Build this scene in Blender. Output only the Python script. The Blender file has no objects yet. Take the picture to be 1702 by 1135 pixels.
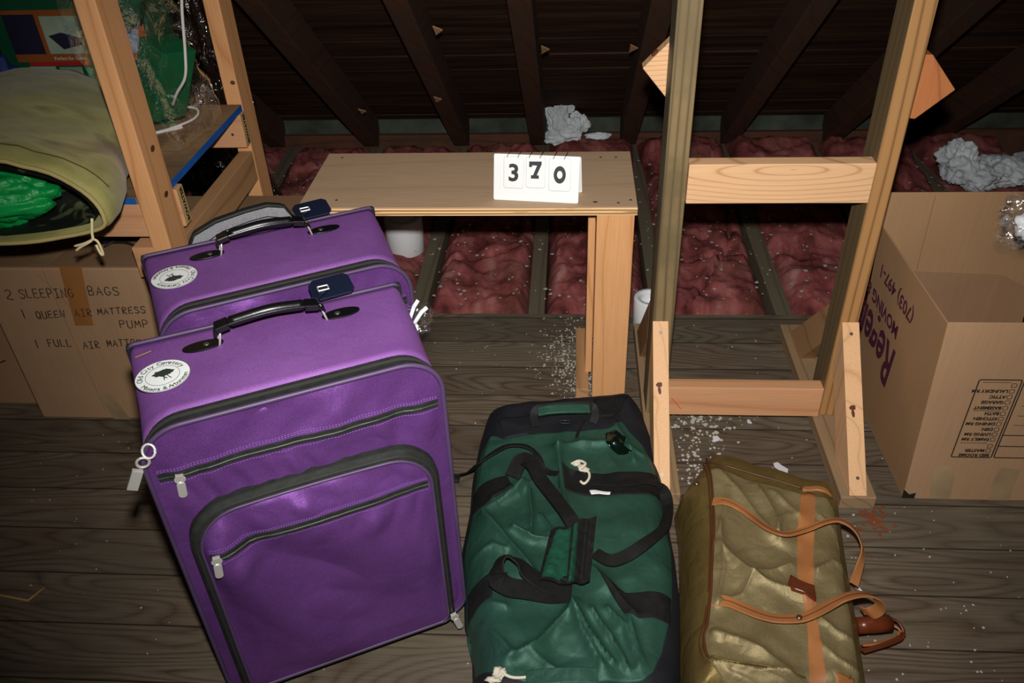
import bpy, bmesh, math, random
from mathutils import Vector, Matrix, noise
from mathutils.bvhtree import BVHTree
random.seed(7)
R = math.radians
scn = bpy.context.scene
COL = scn.collection

# ------------------------------------------------------------------ camera
W, H, F, HC = 1702, 1135, 1390.0, 1.5
PITCH, ROLL, YAW = R(35.5), R(2.35), R(4.8)
CAM = Vector((0, 0, HC))
cf = Vector((-math.sin(YAW)*math.cos(PITCH), math.cos(YAW)*math.cos(PITCH), -math.sin(PITCH)))
_r = Vector((math.cos(YAW), math.sin(YAW), 0)); _u = _r.cross(cf)
cr = math.cos(ROLL)*_r - math.sin(ROLL)*_u
cu = math.cos(ROLL)*_u + math.sin(ROLL)*_r
cam = bpy.data.cameras.new('camera'); camo = bpy.data.objects.new('camera', cam); COL.objects.link(camo)
cam.sensor_width = 36; cam.lens = F/W*36; cam.clip_start = .02; cam.clip_end = 50
camo.matrix_world = Matrix(((cr.x, cu.x, -cf.x, 0), (cr.y, cu.y, -cf.y, 0), (cr.z, cu.z, -cf.z, HC), (0, 0, 0, 1)))
scn.camera = camo

def ray(x, y): return cf + cr*((x-W/2)/F) - cu*((y-H/2)/F)
def atz(x, y, z=0.0):
    d = ray(x, y); return CAM + d*((z-HC)/d.z)
def aty(x, y, Y):
    d = ray(x, y); return CAM + d*(Y/d.y)

# ------------------------------------------------------------------ light: the camera's flash, and a trace of attic light
world = bpy.data.worlds.new('world'); scn.world = world; world.use_nodes = True
bg = world.node_tree.nodes['Background']; bg.inputs[0].default_value = (1, .8, .6, 1); bg.inputs[1].default_value = .012
fl = bpy.data.lights.new('camera_flash', 'SPOT'); fl.energy = 125; fl.color = (1, .965, .93)
fl.spot_size = R(92); fl.spot_blend = 1.0; fl.shadow_soft_size = .022
flo = bpy.data.objects.new('camera_flash', fl); COL.objects.link(flo)
flo.location = CAM + cu*.12 - cf*.01
aim = (atz(960, 470, .2) - flo.location)
flo.rotation_euler = aim.to_track_quat('-Z', 'Y').to_euler()
scn.view_settings.view_transform = 'Standard'; scn.view_settings.look = 'None'
scn.view_settings.gamma = 1; scn.view_settings.use_curve_mapping = False
scn.view_settings.exposure = 0.62

# ------------------------------------------------------------------ materials
def lin(h):
    h = h.lstrip('#'); o = []
    for i in (0, 2, 4):
        c = int(h[i:i+2], 16)/255
        o.append(c/12.92 if c <= .04045 else ((c+.055)/1.055)**2.4)
    return (*o, 1)
class NT:
    def __init__(s, name):
        s.m = bpy.data.materials.new(name); s.m.use_nodes = True
        s.t = s.m.node_tree; s.b = s.t.nodes['Principled BSDF']; s.tc = None
    def n(s, typ, **kw):
        nd = s.t.nodes.new(typ)
        for k, v in kw.items(): setattr(nd, k, v)
        return nd
    def l(s, a, b): s.t.links.new(a, b)
    def put(s, v, sock):
        if isinstance(v, bpy.types.NodeSocket): s.l(v, sock)
        else: sock.default_value = v
    def coord(s, scale=(1, 1, 1), off=(0, 0, 0)):
        if not s.tc: s.tc = s.n('ShaderNodeTexCoord')
        mp = s.n('ShaderNodeMapping'); mp.inputs['Scale'].default_value = scale; mp.inputs['Location'].default_value = off
        s.l(s.tc.outputs['Object'], mp.inputs[0]); return mp.outputs[0]
    def noise(s, vec, scale=5, detail=3, rough=.5, dist=0):
        nd = s.n('ShaderNodeTexNoise'); s.l(vec, nd.inputs['Vector'])
        nd.inputs['Scale'].default_value = scale; nd.inputs['Detail'].default_value = detail
        nd.inputs['Roughness'].default_value = rough; nd.inputs['Distortion'].default_value = dist
        return nd.outputs['Fac']
    def math(s, op, a, b=0.0, c=0.0):
        nd = s.n('ShaderNodeMath', operation=op)
        s.put(a, nd.inputs[0]); s.put(b, nd.inputs[1]); s.put(c, nd.inputs[2]); return nd.outputs[0]
    def ramp(s, fac, stops):
        nd = s.n('ShaderNodeValToRGB'); s.l(fac, nd.inputs[0]); e = nd.color_ramp.elements
        while len(e) < len(stops): e.new(.5)
        for el, (p, c) in zip(e, stops): el.position = p; el.color = c if len(c) == 4 else (*c, 1)
        return nd.outputs[0]
    def mix(s, fac, a, b, mode='MIX'):
        nd = s.n('ShaderNodeMix', data_type='RGBA', blend_type=mode)
        s.put(fac, nd.inputs[0]); s.put(a, nd.inputs[6]); s.put(b, nd.inputs[7]); return nd.outputs[2]
    def bump(s, h, strength=.3, dist=.002):
        nd = s.n('ShaderNodeBump'); s.l(h, nd.inputs['Height']); nd.inputs['Strength'].default_value = strength
        nd.inputs['Distance'].default_value = dist; s.l(nd.outputs[0], s.b.inputs['Normal'])
    def base(s, v): s.put(v, s.b.inputs['Base Color'])
    def set(s, **kw):
        for k, v in kw.items(): s.put(v, s.b.inputs[k.replace('_', ' ')])
        return s

def plain(name, col, rough=.5, metal=0, var=.15, bump=.15, bs=250, spec=.5):
    t = NT(name); c = lin(col) if isinstance(col, str) else col
    v = t.noise(t.coord(), 9, 3)
    d = tuple(x*(1-var) for x in c[:3]) + (1,); l_ = tuple(min(1, x*(1+var)) for x in c[:3]) + (1,)
    t.base(t.ramp(v, [(.3, d), (.7, l_)])); t.set(Roughness=rough, Metallic=metal); t.b.inputs['Specular IOR Level'].default_value = spec
    if bump: t.bump(t.noise(t.coord(), bs, 2), bump, .0006)
    return t.m

def wood(name, light, dark, axis=2, freq=26, wob=.35, rough=.62, contrast=1.0, fine=.35, stain=None, seed=0, stretch=.12, rings=None, side=None):
    t = NT(name)
    sc = [1.0, 1.0, 1.0]; sc[axis] = stretch
    vec = t.coord(tuple(sc), (seed*3.1, seed*1.7, seed*2.3))
    f1 = t.noise(vec, 7, 1.5, .4)
    fr = [1.0]*3; fr[axis] = .02
    sep = t.n('ShaderNodeSeparateXYZ'); t.l(t.coord(), sep.inputs[0])
    oth = [i for i in range(3) if i != axis]
    lin_ = t.math('ADD', sep.outputs[oth[0]], t.math('MULTIPLY', sep.outputs[oth[1]], .7))
    if rings:
        dx = t.math('MULTIPLY', t.math('SUBTRACT', sep.outputs[axis], rings[0]), rings[2]); dz = t.math('SUBTRACT', sep.outputs[2 if axis != 2 else 0], rings[1])
        lin_ = t.math('SQRT', t.math('ADD', t.math('MULTIPLY', dx, dx), t.math('MULTIPLY', dz, dz)))
    fld = t.math('ADD', t.math('MULTIPLY', f1, wob), lin_)
    g = t.math('ABSOLUTE', t.math('SINE', t.math('MULTIPLY', fld, freq*math.pi)))
    g = t.math('POWER', g, .6)
    fv = [320.0]*3; fv[axis] = 9
    f2 = t.noise(t.coord(tuple(fv)), 1, 2, .6)
    L, D = lin(light), lin(dark)
    c = t.ramp(g, [(0, D), (.55*contrast, L), (1, tuple(x*1.03 for x in L[:3])+(1,))])
    c = t.mix(fine, c, t.ramp(f2, [(.3, tuple(x*.72 for x in L[:3])), (.7, tuple(min(1, x*1.1) for x in L[:3]))]), 'MIX')
    if stain:
        s_ = t.ramp(t.noise(t.coord(), 6, 4, .6), [(.45, (0, 0, 0)), (.62, (1, 1, 1))])
        c = t.mix(t.math('MULTIPLY', s_, .55), c, lin(stain))
    if side:   # darker grey-green mixed in on the face that points to -X
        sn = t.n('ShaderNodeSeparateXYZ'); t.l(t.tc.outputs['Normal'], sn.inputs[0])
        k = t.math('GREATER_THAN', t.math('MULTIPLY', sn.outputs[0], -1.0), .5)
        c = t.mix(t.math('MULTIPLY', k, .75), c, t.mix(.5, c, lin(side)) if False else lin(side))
    t.base(c); t.set(Roughness=rough); t.bump(f2, .25, .0006)
    t.b.inputs['Specular IOR Level'].default_value = .3
    return t.m

def floor_mat():
    t = NT('old floorboards')
    sep = t.n('ShaderNodeSeparateXYZ'); t.l(t.coord(), sep.inputs[0])
    yy = t.math('DIVIDE', sep.outputs[1], .131)
    idn = t.math('FLOOR', yy); fr = t.math('FRACT', yy)
    cmb = t.n('ShaderNodeCombineXYZ')
    t.l(t.math('ADD', t.math('MULTIPLY', sep.outputs[0], .85), t.math('MULTIPLY', idn, 7.31)), cmb.inputs[0])
    t.l(t.math('MULTIPLY', sep.outputs[1], 5.2), cmb.inputs[1]); t.l(t.math('MULTIPLY', idn, 3.77), cmb.inputs[2])
    n1 = t.noise(cmb.outputs[0], 1.7, 1.2, .35)
    g = t.math('ABSOLUTE', t.math('SINE', t.math('MULTIPLY', n1, 62)))
    gp = t.math('POWER', g, .8)
    fine = t.noise(t.coord((7, 260, 1)), 1, 3, .6)
    blot = t.noise(t.coord((1, 2.2, 1)), 2.6, 4, .6)
    c = t.ramp(gp, [(0, lin('#3f2a20')), (.3, lin('#5e4d3c')), (1, lin('#7c6f5c'))])
    c2 = t.ramp(fine, [(.3, lin('#332720')), (.65, lin('#7e7160'))])
    c = t.mix(.42, c, c2)
    red = t.ramp(blot, [(.42, (0, 0, 0)), (.62, (1, 1, 1))])
    c = t.mix(t.math('MULTIPLY', red, .35), c, lin('#4e3026'))
    grey = t.ramp(t.noise(t.coord((1, 1.4, 1), (4, 2, 0)), 1.9, 4, .6), [(.45, (0, 0, 0)), (.65, (1, 1, 1))])
    c = t.mix(t.math('MULTIPLY', grey, .4), c, lin('#5c5a4c'))
    wn = t.n('ShaderNodeTexWhiteNoise', noise_dimensions='1D'); t.l(idn, wn.inputs['W'])
    c = t.mix(1.0, c, t.ramp(wn.outputs['Value'], [(0, (.66, .66, .66)), (1, (1, 1, 1))]), 'MULTIPLY')
    seam = t.math('MINIMUM', fr, t.math('SUBTRACT', 1.0, fr))
    sm = t.ramp(seam, [(.006, (0, 0, 0)), (.022, (1, 1, 1))])
    c = t.mix(1.0, c, t.ramp(sm, [(0, (.22, .2, .18)), (1, (1, 1, 1))]), 'MULTIPLY')
    dust = t.ramp(t.noise(t.coord(), 110, 2, .7), [(.70, (0, 0, 0)), (.76, (1, 1, 1))])
    c = t.mix(t.math('MULTIPLY', dust, .35), c, lin('#a29a8c'))
    t.base(c); t.set(Roughness=.7); t.b.inputs['Specular IOR Level'].default_value = .3
    hsum = t.math('ADD', t.math('MULTIPLY', gp, .35), t.math('ADD', t.math('MULTIPLY', fine, .5), t.math('MULTIPLY', sm, 1.5)))
    t.bump(hsum, .5, .0015)
    return t.m

def roof_mat():
    t = NT('dark roof boards')
    c = t.ramp(t.noise(t.coord((1.2, 22, 22)), 1.4, 4, .6), [(.3, lin('#190f0a')), (.52, lin('#362317')), (.8, lin('#503624'))])
    t.base(c); t.set(Roughness=.8); t.b.inputs['Specular IOR Level'].default_value = .15
    t.bump(t.noise(t.coord((5, 90, 90)), 1, 3), .3, .002); return t.m

def cardboard(name, col='#b08c6a', flute=2):
    t = NT(name); C0 = lin(col)
    v = t.noise(t.coord(), 3.5, 3)
    sc = [60, 60, 60]; sc[flute] = 2
    f = t.noise(t.coord(tuple(sc)), 3, 2)
    c = t.ramp(v, [(.3, tuple(x*.85 for x in C0[:3])), (.7, C0)])
    c = t.mix(.12, c, t.ramp(f, [(.35, tuple(x*.6 for x in C0[:3])), (.65, C0)]))
    t.base(c); t.set(Roughness=.75); t.b.inputs['Specular IOR Level'].default_value = .25
    t.bump(f, .12, .001); return t.m

def nylon(name, dark, light, rough=.42, sheen=.0, weave=900, bump=.25, soft=7, metal=0.0, crease=0.0):
    t = NT(name)
    v = t.noise(t.coord(), soft, 3)
    wv = t.n('ShaderNodeTexWave', wave_type='BANDS', bands_direction='DIAGONAL'); t.l(t.coord(), wv.inputs[0])
    wv.inputs['Scale'].default_value = weave/2; wv.inputs['Distortion'].default_value = .5
    sp = t.noise(t.coord(), weave, 2)
    c = t.ramp(v, [(.3, lin(dark)), (.7, lin(light))])
    c = t.mix(.38, c, t.ramp(sp, [(.35, tuple(x*.5 for x in lin(dark)[:3])), (.65, tuple(min(1, x*1.5) for x in lin(light)[:3]))]))
    t.base(c); t.set(Roughness=rough); t.b.inputs['Sheen Weight'].default_value = sheen
    t.b.inputs['Sheen Tint'].default_value = lin(light)
    t.b.inputs['Specular Tint'].default_value = tuple(.5+.5*x for x in lin(light)[:3])+(1,)
    t.set(Metallic=metal)
    hh = t.math('MULTIPLY', t.math('ADD', t.math('MULTIPLY', wv.outputs['Fac'], .15), t.math('MULTIPLY', sp, 1.2)), .0004*bump*2)
    if crease:
        a = t.math('ABSOLUTE', t.math('SUBTRACT', t.noise(t.coord(), 9, 2, .5, .6), .5))
        b = t.math('ABSOLUTE', t.math('SUBTRACT', t.noise(t.coord((1, 1, 1), (3, 5, 1)), 22, 2, .5, .4), .5))
        hh = t.math('ADD', hh, t.math('ADD', t.math('MULTIPLY', a, crease), t.math('MULTIPLY', b, crease*.3)))
    t.bump(hh, 1.0, 1.0)
    return t.m

def webbing(name, col, rough=.75):
    t = NT(name); C0 = lin(col)
    wv = t.n('ShaderNodeTexWave', wave_type='BANDS', bands_direction='DIAGONAL'); t.l(t.coord(), wv.inputs[0]); wv.inputs['Scale'].default_value = 160
    t.base(t.ramp(t.noise(t.coord(), 60, 3), [(.3, tuple(x*.7 for x in C0[:3])), (.7, tuple(x*1.3 for x in C0[:3]))]))
    t.set(Roughness=rough); t.b.inputs['Specular IOR Level'].default_value = .25
    t.bump(wv.outputs['Fac'], .5, .0008); return t.m

def film(name, tint=(1, 1, 1, 1), opac=.12, rough=.08):
    t = NT(name); tr = t.n('ShaderNodeBsdfTransparent'); tr.inputs[0].default_value = tint
    gl = t.n('ShaderNodeBsdfGlossy'); gl.inputs['Roughness'].default_value = rough; gl.inputs[0].default_value = (.9, .95, 1, 1)
    mx = t.n('ShaderNodeAddShader'); out = t.t.nodes['Material Output']
    gl.inputs[0].default_value = (opac*3.5, opac*3.6, opac*3.8, 1); tr.inputs[0].default_value = (.93, .94, .95, 1)
    t.l(tr.outputs[0], mx.inputs[0]); t.l(gl.outputs[0], mx.inputs[1]); t.l(mx.outputs[0], out.inputs[0])
    b = t.n('ShaderNodeBump'); b.inputs['Strength'].default_value = 1; b.inputs['Distance'].default_value = .006
    t.l(t.noise(t.coord(), 28, 3, .6, .6), b.inputs['Height']); t.l(b.outputs[0], gl.inputs['Normal'])
    return t.m

def insul():
    t = NT('pink fibreglass')
    v = t.noise(t.coord((2, 1, 1)), 6, 4, .55, .6)
    c = t.ramp(v, [(.26, lin('#43201e')), (.42, lin('#7c403e')), (.58, lin('#a05c5a')), (.75, lin('#b88680'))])
    dirt = t.ramp(t.noise(t.coord(), 5, 4, .6), [(.48, (0, 0, 0)), (.68, (1, 1, 1))])
    c = t.mix(t.math('MULTIPLY', dirt, .5), c, lin('#5e4232'))
    fl_ = t.ramp(t.noise(t.coord(), 75, 2, .6), [(.69, (0, 0, 0)), (.74, (1, 1, 1))])
    c = t.mix(t.math('MULTIPLY', fl_, .6), c, lin('#b0a59a'))
    t.base(c); t.set(Roughness=.95); t.b.inputs['Specular IOR Level'].default_value = .1
    t.bump(t.noise(t.coord(), 40, 4, .6), .45, .006); return t.m

M = dict(
    floor=floor_mat(), roof=roof_mat(),
    rafter=wood('aged rafter', '#4a2e1e', '#2e1b12', 1, 14, .2, .8, stain='#3a2c20'),
    joist=wood('grey joist', '#6a604e', '#4a4234', 1, 14, .2, .85),
    plate=wood('plate board', '#5d3a28', '#33201a', 0, 14, .2, .85, stain='#2c3028'),
    eave=plain('mossy eave board', '#3e443b', .9, 0, .5, .4, 60),
    ply=wood('plywood face', '#bd9f80', '#a88a6c', 0, 5, .5, .6, 1, .5),
    plyedge=None,
    pine_z=wood('pine stud', '#d9a06c', '#b97642', 2, 17, .30, .6, .9),
    pine_z2=wood('pine stud pale', '#e0b284', '#c08a58', 2, 17, .30, .6, .9, seed=2),
    pine_x=wood('pine board', '#dcb084', '#ae7444', 0, 95, .035, .6, 1.1, .25, seed=5, stretch=.3, rings=(.03, .735, .16)),
    pine_x2=wood('pine board rosy', '#cf9a70', '#b4774e', 0, 12, .2, .6, 1, seed=9),
    pine_y=wood('pine board long', '#b78b60', '#8a5f3a', 1, 14, .2, .65, 1, seed=4),
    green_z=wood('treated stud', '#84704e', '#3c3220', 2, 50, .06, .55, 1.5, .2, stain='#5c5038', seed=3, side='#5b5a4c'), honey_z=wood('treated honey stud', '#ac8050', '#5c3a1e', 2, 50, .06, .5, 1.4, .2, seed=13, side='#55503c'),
    green_y=wood('treated foot', '#93795a', '#6c5438', 1, 26, .1, .7, 1, .3, seed=6),
    weath=wood('weathered shelf board', '#937350', '#5c4028', 0, 12, .3, .7, 1, .5, stain='#5a4834'),
    red_wood=wood('reddish fir', '#c07848', '#92502c', 2, 20, .3, .6, 1, seed=8),
    blue=plain('blue painted edge', '#1d5fb4', .45, 0, .2),
    card=cardboard('cardboard'), card2=cardboard('cardboard tan', '#a6835f'), card_in=cardboard('cardboard inside', '#9a785a', 2),
    card_dk=cardboard('cardboard dull', '#967556'),
    tape=plain('brown packing tape', '#9a6638', .25, 0, .1), tapec=plain('clear packing tape', '#9c8464', .15, 0, .2, .6, 40),
    purple=nylon('purple nylon', '#724488', '#8a5aa0', .52, .1, bump=.6, metal=.2, crease=.004),
    purple2=nylon('purple satin nylon', '#643a7c', '#784a92', .38, .05, bump=.4, metal=.5, crease=.005),
    piping=plain('violet piping', '#4a3858', .5), black=plain('black trim', '#1b1d1c', .6, spec=.4),
    ztape=webbing('zipper tape', '#232622', .7), teeth=plain('zipper teeth', '#2a2a28', .55, 0),
    chrome=plain('chrome', '#c9c7c0', .30, .45, .05, 0), leather=plain('black leather', '#0c0e0f', .32, 0, .2, .2, 180, .5),
    navy=plain('navy leather', '#131a2e', .38, 0, .15, .3, 200, .6), stitch=plain('lilac thread', '#8a62ae', .7),
    white=plain('white plastic', '#eef0ee', .4, 0, .02, 0), ink=plain('black print', '#10181a', .5, 0, .05, 0),
    sticker=plain('sticker vinyl', '#f2f6f4', .35, 0, .02, 0), sticker_g=plain('sticker print', '#2f3a30', .5, 0, .05, 0),
    marker=plain('marker pen', '#2a211b', .7, 0, .1, 0), maroon=plain('maroon print', '#4a1830', .65, 0, .1, 0),
    dgreen=nylon('green nylon', '#24463a', '#325749', .46, .1, bump=.4, metal=.3, crease=.009, soft=4), charcoal=nylon('charcoal canvas', '#14161b', '#1f2127', .7, .1, 500),
    web=webbing('black webbing', '#151515'), dgreen2=nylon('satin green lining', '#20503f', '#2c6450', .3, .2, metal=.4, crease=.02),
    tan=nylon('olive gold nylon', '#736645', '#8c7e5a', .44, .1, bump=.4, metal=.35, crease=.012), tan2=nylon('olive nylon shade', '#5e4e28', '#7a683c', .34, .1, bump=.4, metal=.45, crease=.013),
    tanl=plain('tan leather', '#a0683c', .5, 0, .2, .3, 90), brownl=plain('brown leather', '#5e2914', .32, 0, .3, .3, 90),
    pipb=plain('brown piping', '#4e2c14', .45), brass=plain('dull brass', '#8a8566', .3, .9, .1, 0),
    olive=None, cord=plain('cream cord', '#d8c79a', .8), tarp=nylon('green tarp', '#0a7a36', '#16a04c', .25, 0, 700, .4, 12, crease=.02),
    camo=None, insul=insul(), fluff=plain('grey cellulose', '#ccd2d6', .95, 0, .25, .9, 160, .1),
    flake=plain('white flake', '#b9b6aa', .8, 0, .1, 0), chip=plain('white chip', '#cfd2d8', .4, 0, .05, 0),
    grey=nylon('grey lining', '#77777c', '#97979c', .5, .1, 500), foil=None,
    film=film('clear film'), film2=film('crinkled bag film', opac=.05, rough=.12), greenbox=plain('green carton', '#0b5a34', .4, 0, .12),
    print_g=plain('print green', '#0e4a30', .45), print_o=plain('print orange', '#8a4a1c', .5), print_r=plain('print red', '#b01822', .45),
    print_p=plain('print photo', '#8c9a86', .5, 0, .35), print_d=plain('print dark', '#1c1a30', .5), print_w=plain('print white', '#c8bca8', .5),
    darkbag=plain('black bag cloth', '#0b0a0c', .8), bluebag=plain('blue cloth', '#0c2a6a', .7), crumb=plain('rust crumbs', '#7a3c1e', .9),
    whitep=plain('white porcelain plastic', '#e6e8ea', .3, 0, .03, 0), wire=plain('dark wire', '#1a1814', .35, .5),
    reed=plain('dry reed', '#a5824c', .6), cardpiece=plain('tan tin plate', '#93724e', .6), orange=plain('orange crayon', '#e0561c', .6),
    knot=plain('pine knot', '#5e3018', .6), steel=plain('screw steel', '#6e6e68', .4, .8, .1, 0),
)
def _plyedge():
    t = NT('plywood edge'); sep = t.n('ShaderNodeSeparateXYZ'); t.l(t.coord(), sep.inputs[0])
    nz = t.math('ADD', t.math('MULTIPLY', sep.outputs[2], 1.0), t.math('MULTIPLY', t.noise(t.coord((3, 3, 40)), 1, 2), .003))
    s = t.math('SINE', t.math('MULTIPLY', nz, 2*math.pi/.0085))
    c = t.ramp(s, [(.35, lin('#b07c46')), (.6, lin('#fbe0b2'))])
    dk = t.ramp(t.noise(t.coord((6, 6, 90)), 1.2, 2), [(.62, (0, 0, 0)), (.7, (1, 1, 1))])
    t.base(t.mix(t.math('MULTIPLY', dk, .7), c, lin('#6a3a18'))); t.set(Roughness=.7); return t.m
M['plyedge'] = _plyedge()
def _olive():
    t = NT('faded olive canvas')
    v = t.noise(t.coord((1, 1.2, 1)), 5, 4, .55, .5)
    c = t.ramp(v, [(.36, lin('#7c7c42')), (.46, lin('#96904e')), (.56, lin('#a8a262')), (.66, lin('#7c6a38'))])
    t.base(c); t.set(Roughness=.7); t.b.inputs['Sheen Weight'].default_value = .2
    t.bump(t.noise(t.coord(), 300, 2), .3, .0008); return t.m
M['olive'] = _olive()
def _camo():
    t = NT('camouflage lining'); v = t.noise(t.coord((1, 1, 2)), 14, 2, .4, .8)
    t.base(t.ramp(v, [(.42, lin('#0e0f0d')), (.55, lin('#16180f')), (.57, lin('#3e4a30')), (.64, lin('#5a6244')), (.66, lin('#241d12'))])); t.set(Roughness=.6)
    t.bump(t.noise(t.coord(), 40, 4), .6, .004); return t.m
M['camo'] = _camo()
def _foil():
    t = NT('black glossy film'); t.base(lin('#8a8682')); t.set(Roughness=.14, Metallic=1.0)
    t.b.inputs['Coat Weight'].default_value = .8; t.b.inputs['Coat Roughness'].default_value = .08
    t.bump(t.noise(t.coord((1, 1, .5)), 30, 4, .6, 1.0), 1.0, .02); return t.m
M['foil'] = _foil()

# ------------------------------------------------------------------ building helpers
def root(name, label, cat, loc=(0, 0, 0), rz=0, group=None):
    o = bpy.data.objects.new(name, None); COL.objects.link(o); o.empty_display_size = .05
    o.location = loc; o.rotation_euler = (0, 0, rz); tag(o, label, cat, group); return o
def tag(o, label=None, cat=None, group=None, kind=None):
    if label: o['label'] = label
    if cat: o['category'] = cat
    if group: o['group'] = group
    if kind: o['kind'] = kind
    return o
def rmat(o):
    while o.parent: o = o.parent
    return Matrix.Translation(o.location) @ o.rotation_euler.to_matrix().to_4x4()
def obj(name, data, mat, parent=None, world=True, smooth=False, bevel=0, at=None, label=None):
    """data=(verts, faces) -> one mesh object. world: verts given in world space"""
    vs, fs = data
    vs = [Vector(v) for v in vs]
    me = bpy.data.meshes.new(name)
    loc = Vector((0, 0, 0))
    if parent is not None:
        if world:
            inv = rmat(parent).inverted(); vs = [inv @ v for v in vs]
    elif at is not None:
        loc = Vector(at); vs = [v-loc for v in vs]
    me.from_pydata([tuple(v) for v in vs], [], fs); me.update()
    bm = bmesh.new(); bm.from_mesh(me); bmesh.ops.recalc_face_normals(bm, faces=bm.faces); bm.to_mesh(me); bm.free()
    o = bpy.data.objects.new(name, me); COL.objects.link(o)
    if mat: me.materials.append(M[mat] if isinstance(mat, str) else mat)
    if smooth:
        for p in me.polygons: p.use_smooth = True
    if parent is not None: o.parent = parent
    else: o.location = loc
    if bevel:
        b = o.modifiers.new('bevel', 'BEVEL'); b.width = bevel; b.segments = 2; b.limit_method = 'ANGLE'
    if label: o['label'] = label
    return o
def join(*ds):
    V, Fc = [], []
    for vs, fs in ds:
        k = len(V); V += list(vs); Fc += [tuple(i+k for i in f) for f in fs]
    return V, Fc
def box(x0, x1, y0, y1, z0, z1):
    v = [(x, y, z) for z in (z0, z1) for y in (y0, y1) for x in (x0, x1)]
    return v, [(0, 1, 3, 2), (4, 6, 7, 5), (0, 4, 5, 1), (2, 3, 7, 6), (0, 2, 6, 4), (1, 5, 7, 3)]
def xf(d, m): return [m @ Vector(v) for v in d[0]], d[1]
def frame_m(o, r, u):
    r = Vector(r).normalized(); u = Vector(u); u = (u - r*u.dot(r)).normalized(); n = r.cross(u)
    return Matrix(((r.x, u.x, n.x, o[0]), (r.y, u.y, n.y, o[1]), (r.z, u.z, n.z, o[2]), (0, 0, 0, 1)))
def prism(pts, vec):
    n = len(pts); v = [Vector(p) for p in pts] + [Vector(p)+Vector(vec) for p in pts]
    return v, [tuple(range(n)), tuple(range(2*n-1, n-1, -1))] + [(i, (i+1) % n, n+(i+1) % n, n+i) for i in range(n)]
def catmull(P, per=6, closed=False):
    P = [Vector(p) for p in P]; out = []; n = len(P)
    if n < 3: return P
    rng = range(n if closed else n-1)
    for i in rng:
        p0 = P[(i-1) % n] if (closed or i > 0) else P[0]*2-P[1]
        p1, p2 = P[i], P[(i+1) % n]
        p3 = P[(i+2) % n] if (closed or i+2 < n) else P[-1]*2-P[-2]
        for k in range(per):
            t = k/per
            out.append(.5*((2*p1)+(-p0+p2)*t+(2*p0-5*p1+4*p2-p3)*t*t+(-p0+3*p1-3*p2+p3)*t**3))
    if not closed: out.append(P[-1])
    return out
def tube(P, r, n=8, closed=False, taper=None):
    P = [Vector(p) for p in P]; m = len(P); V = []; fs = []
    up = None
    for i, p in enumerate(P):
        a = P[(i-1) % m] if (closed or i) else P[0]; b = P[(i+1) % m] if (closed or i < m-1) else P[-1]
        t = (b-a).normalized() if (b-a).length > 1e-9 else Vector((0, 0, 1))
        if up is None:
            up = t.orthogonal().normalized()
        up = (up - t*up.dot(t)); up = up.normalized() if up.length > 1e-6 else t.orthogonal().normalized()
        s = t.cross(up); rr = r*(taper[i] if taper else 1)
        V += [p + (up*math.cos(2*math.pi*k/n) + s*math.sin(2*math.pi*k/n))*rr for k in range(n)]
    for i in range(m if closed else m-1):
        j = (i+1) % m
        fs += [(i*n+k, i*n+(k+1) % n, j*n+(k+1) % n, j*n+k) for k in range(n)]
    if not closed: fs += [tuple(range(n)), tuple(range(len(V)-1, len(V)-n-1, -1))]
    return V, fs
def ribbon(P, w, th, nrm, wl=None, closed=False):
    """flat strap along P; nrm = function(i, point)->normal or a vector; wl = per point width factor"""
    P = [Vector(p) for p in P]; m = len(P); V = []; fs = []; prev = None
    for i, p in enumerate(P):
        a = P[max(0, i-1)]; b = P[min(m-1, i+1)]; t = (b-a).normalized()
        N = Vector(nrm(i, p)) if callable(nrm) else Vector(nrm)
        N = (N - t*N.dot(t)); N = N.normalized() if N.length > 1e-4 else prev
        prev = N; s = t.cross(N); ww = w*(wl[i] if wl else 1)/2
        V += [p - s*ww - N*th*.25, p + s*ww - N*th*.25, p + s*ww*.96 + N*th*.75, p - s*ww*.96 + N*th*.75]
    for i in range(m-1):
        fs += [(i*4+k, i*4+(k+1) % 4, (i+1)*4+(k+1) % 4, (i+1)*4+k) for k in range(4)]
    fs += [(0, 1, 2, 3), (4*m-1, 4*m-2, 4*m-3, 4*m-4)]
    return V, fs
def lathe(prof, n=28, c=(0, 0, 0)):
    V = []; fs = []
    for r_, z in prof: V += [(c[0]+r_*math.cos(2*math.pi*k/n), c[1]+r_*math.sin(2*math.pi*k/n), c[2]+z) for k in range(n)]
    for i in range(len(prof)-1): fs += [(i*n+k, i*n+(k+1) % n, (i+1)*n+(k+1) % n, (i+1)*n+k) for k in range(n)]
    fs += [tuple(range(n)), tuple(range(len(V)-n, len(V)))]
    return V, fs
def patch(bnd, fn, rings=30, center=None, skirt=None):
    """fill a star-shaped outline; fn(x,y,r)->(x,y,z)"""
    n = len(bnd); c = center or (sum(p[0] for p in bnd)/n, sum(p[1] for p in bnd)/n)
    V = [fn(c[0], c[1], 0)]; fs = []
    for k in range(1, rings+1):
        r_ = k/rings
        for p in bnd: V.append(fn(c[0]+(p[0]-c[0])*r_, c[1]+(p[1]-c[1])*r_, r_))
    fs += [(0, 1+i, 1+(i+1) % n) for i in range(n)]
    for k in range(rings-1):
        a = 1+k*n; b = a+n; fs += [(a+i, b+i, b+(i+1) % n, a+(i+1) % n) for i in range(n)]
    if skirt:
        a = 1+(rings-1)*n; b = len(V); V += [skirt(V[a+i]) for i in range(n)]
        fs += [(a+i, b+i, b+(i+1) % n, a+(i+1) % n) for i in range(n)]; fs.append(tuple(b+i for i in range(n)))
    return V, fs
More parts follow.
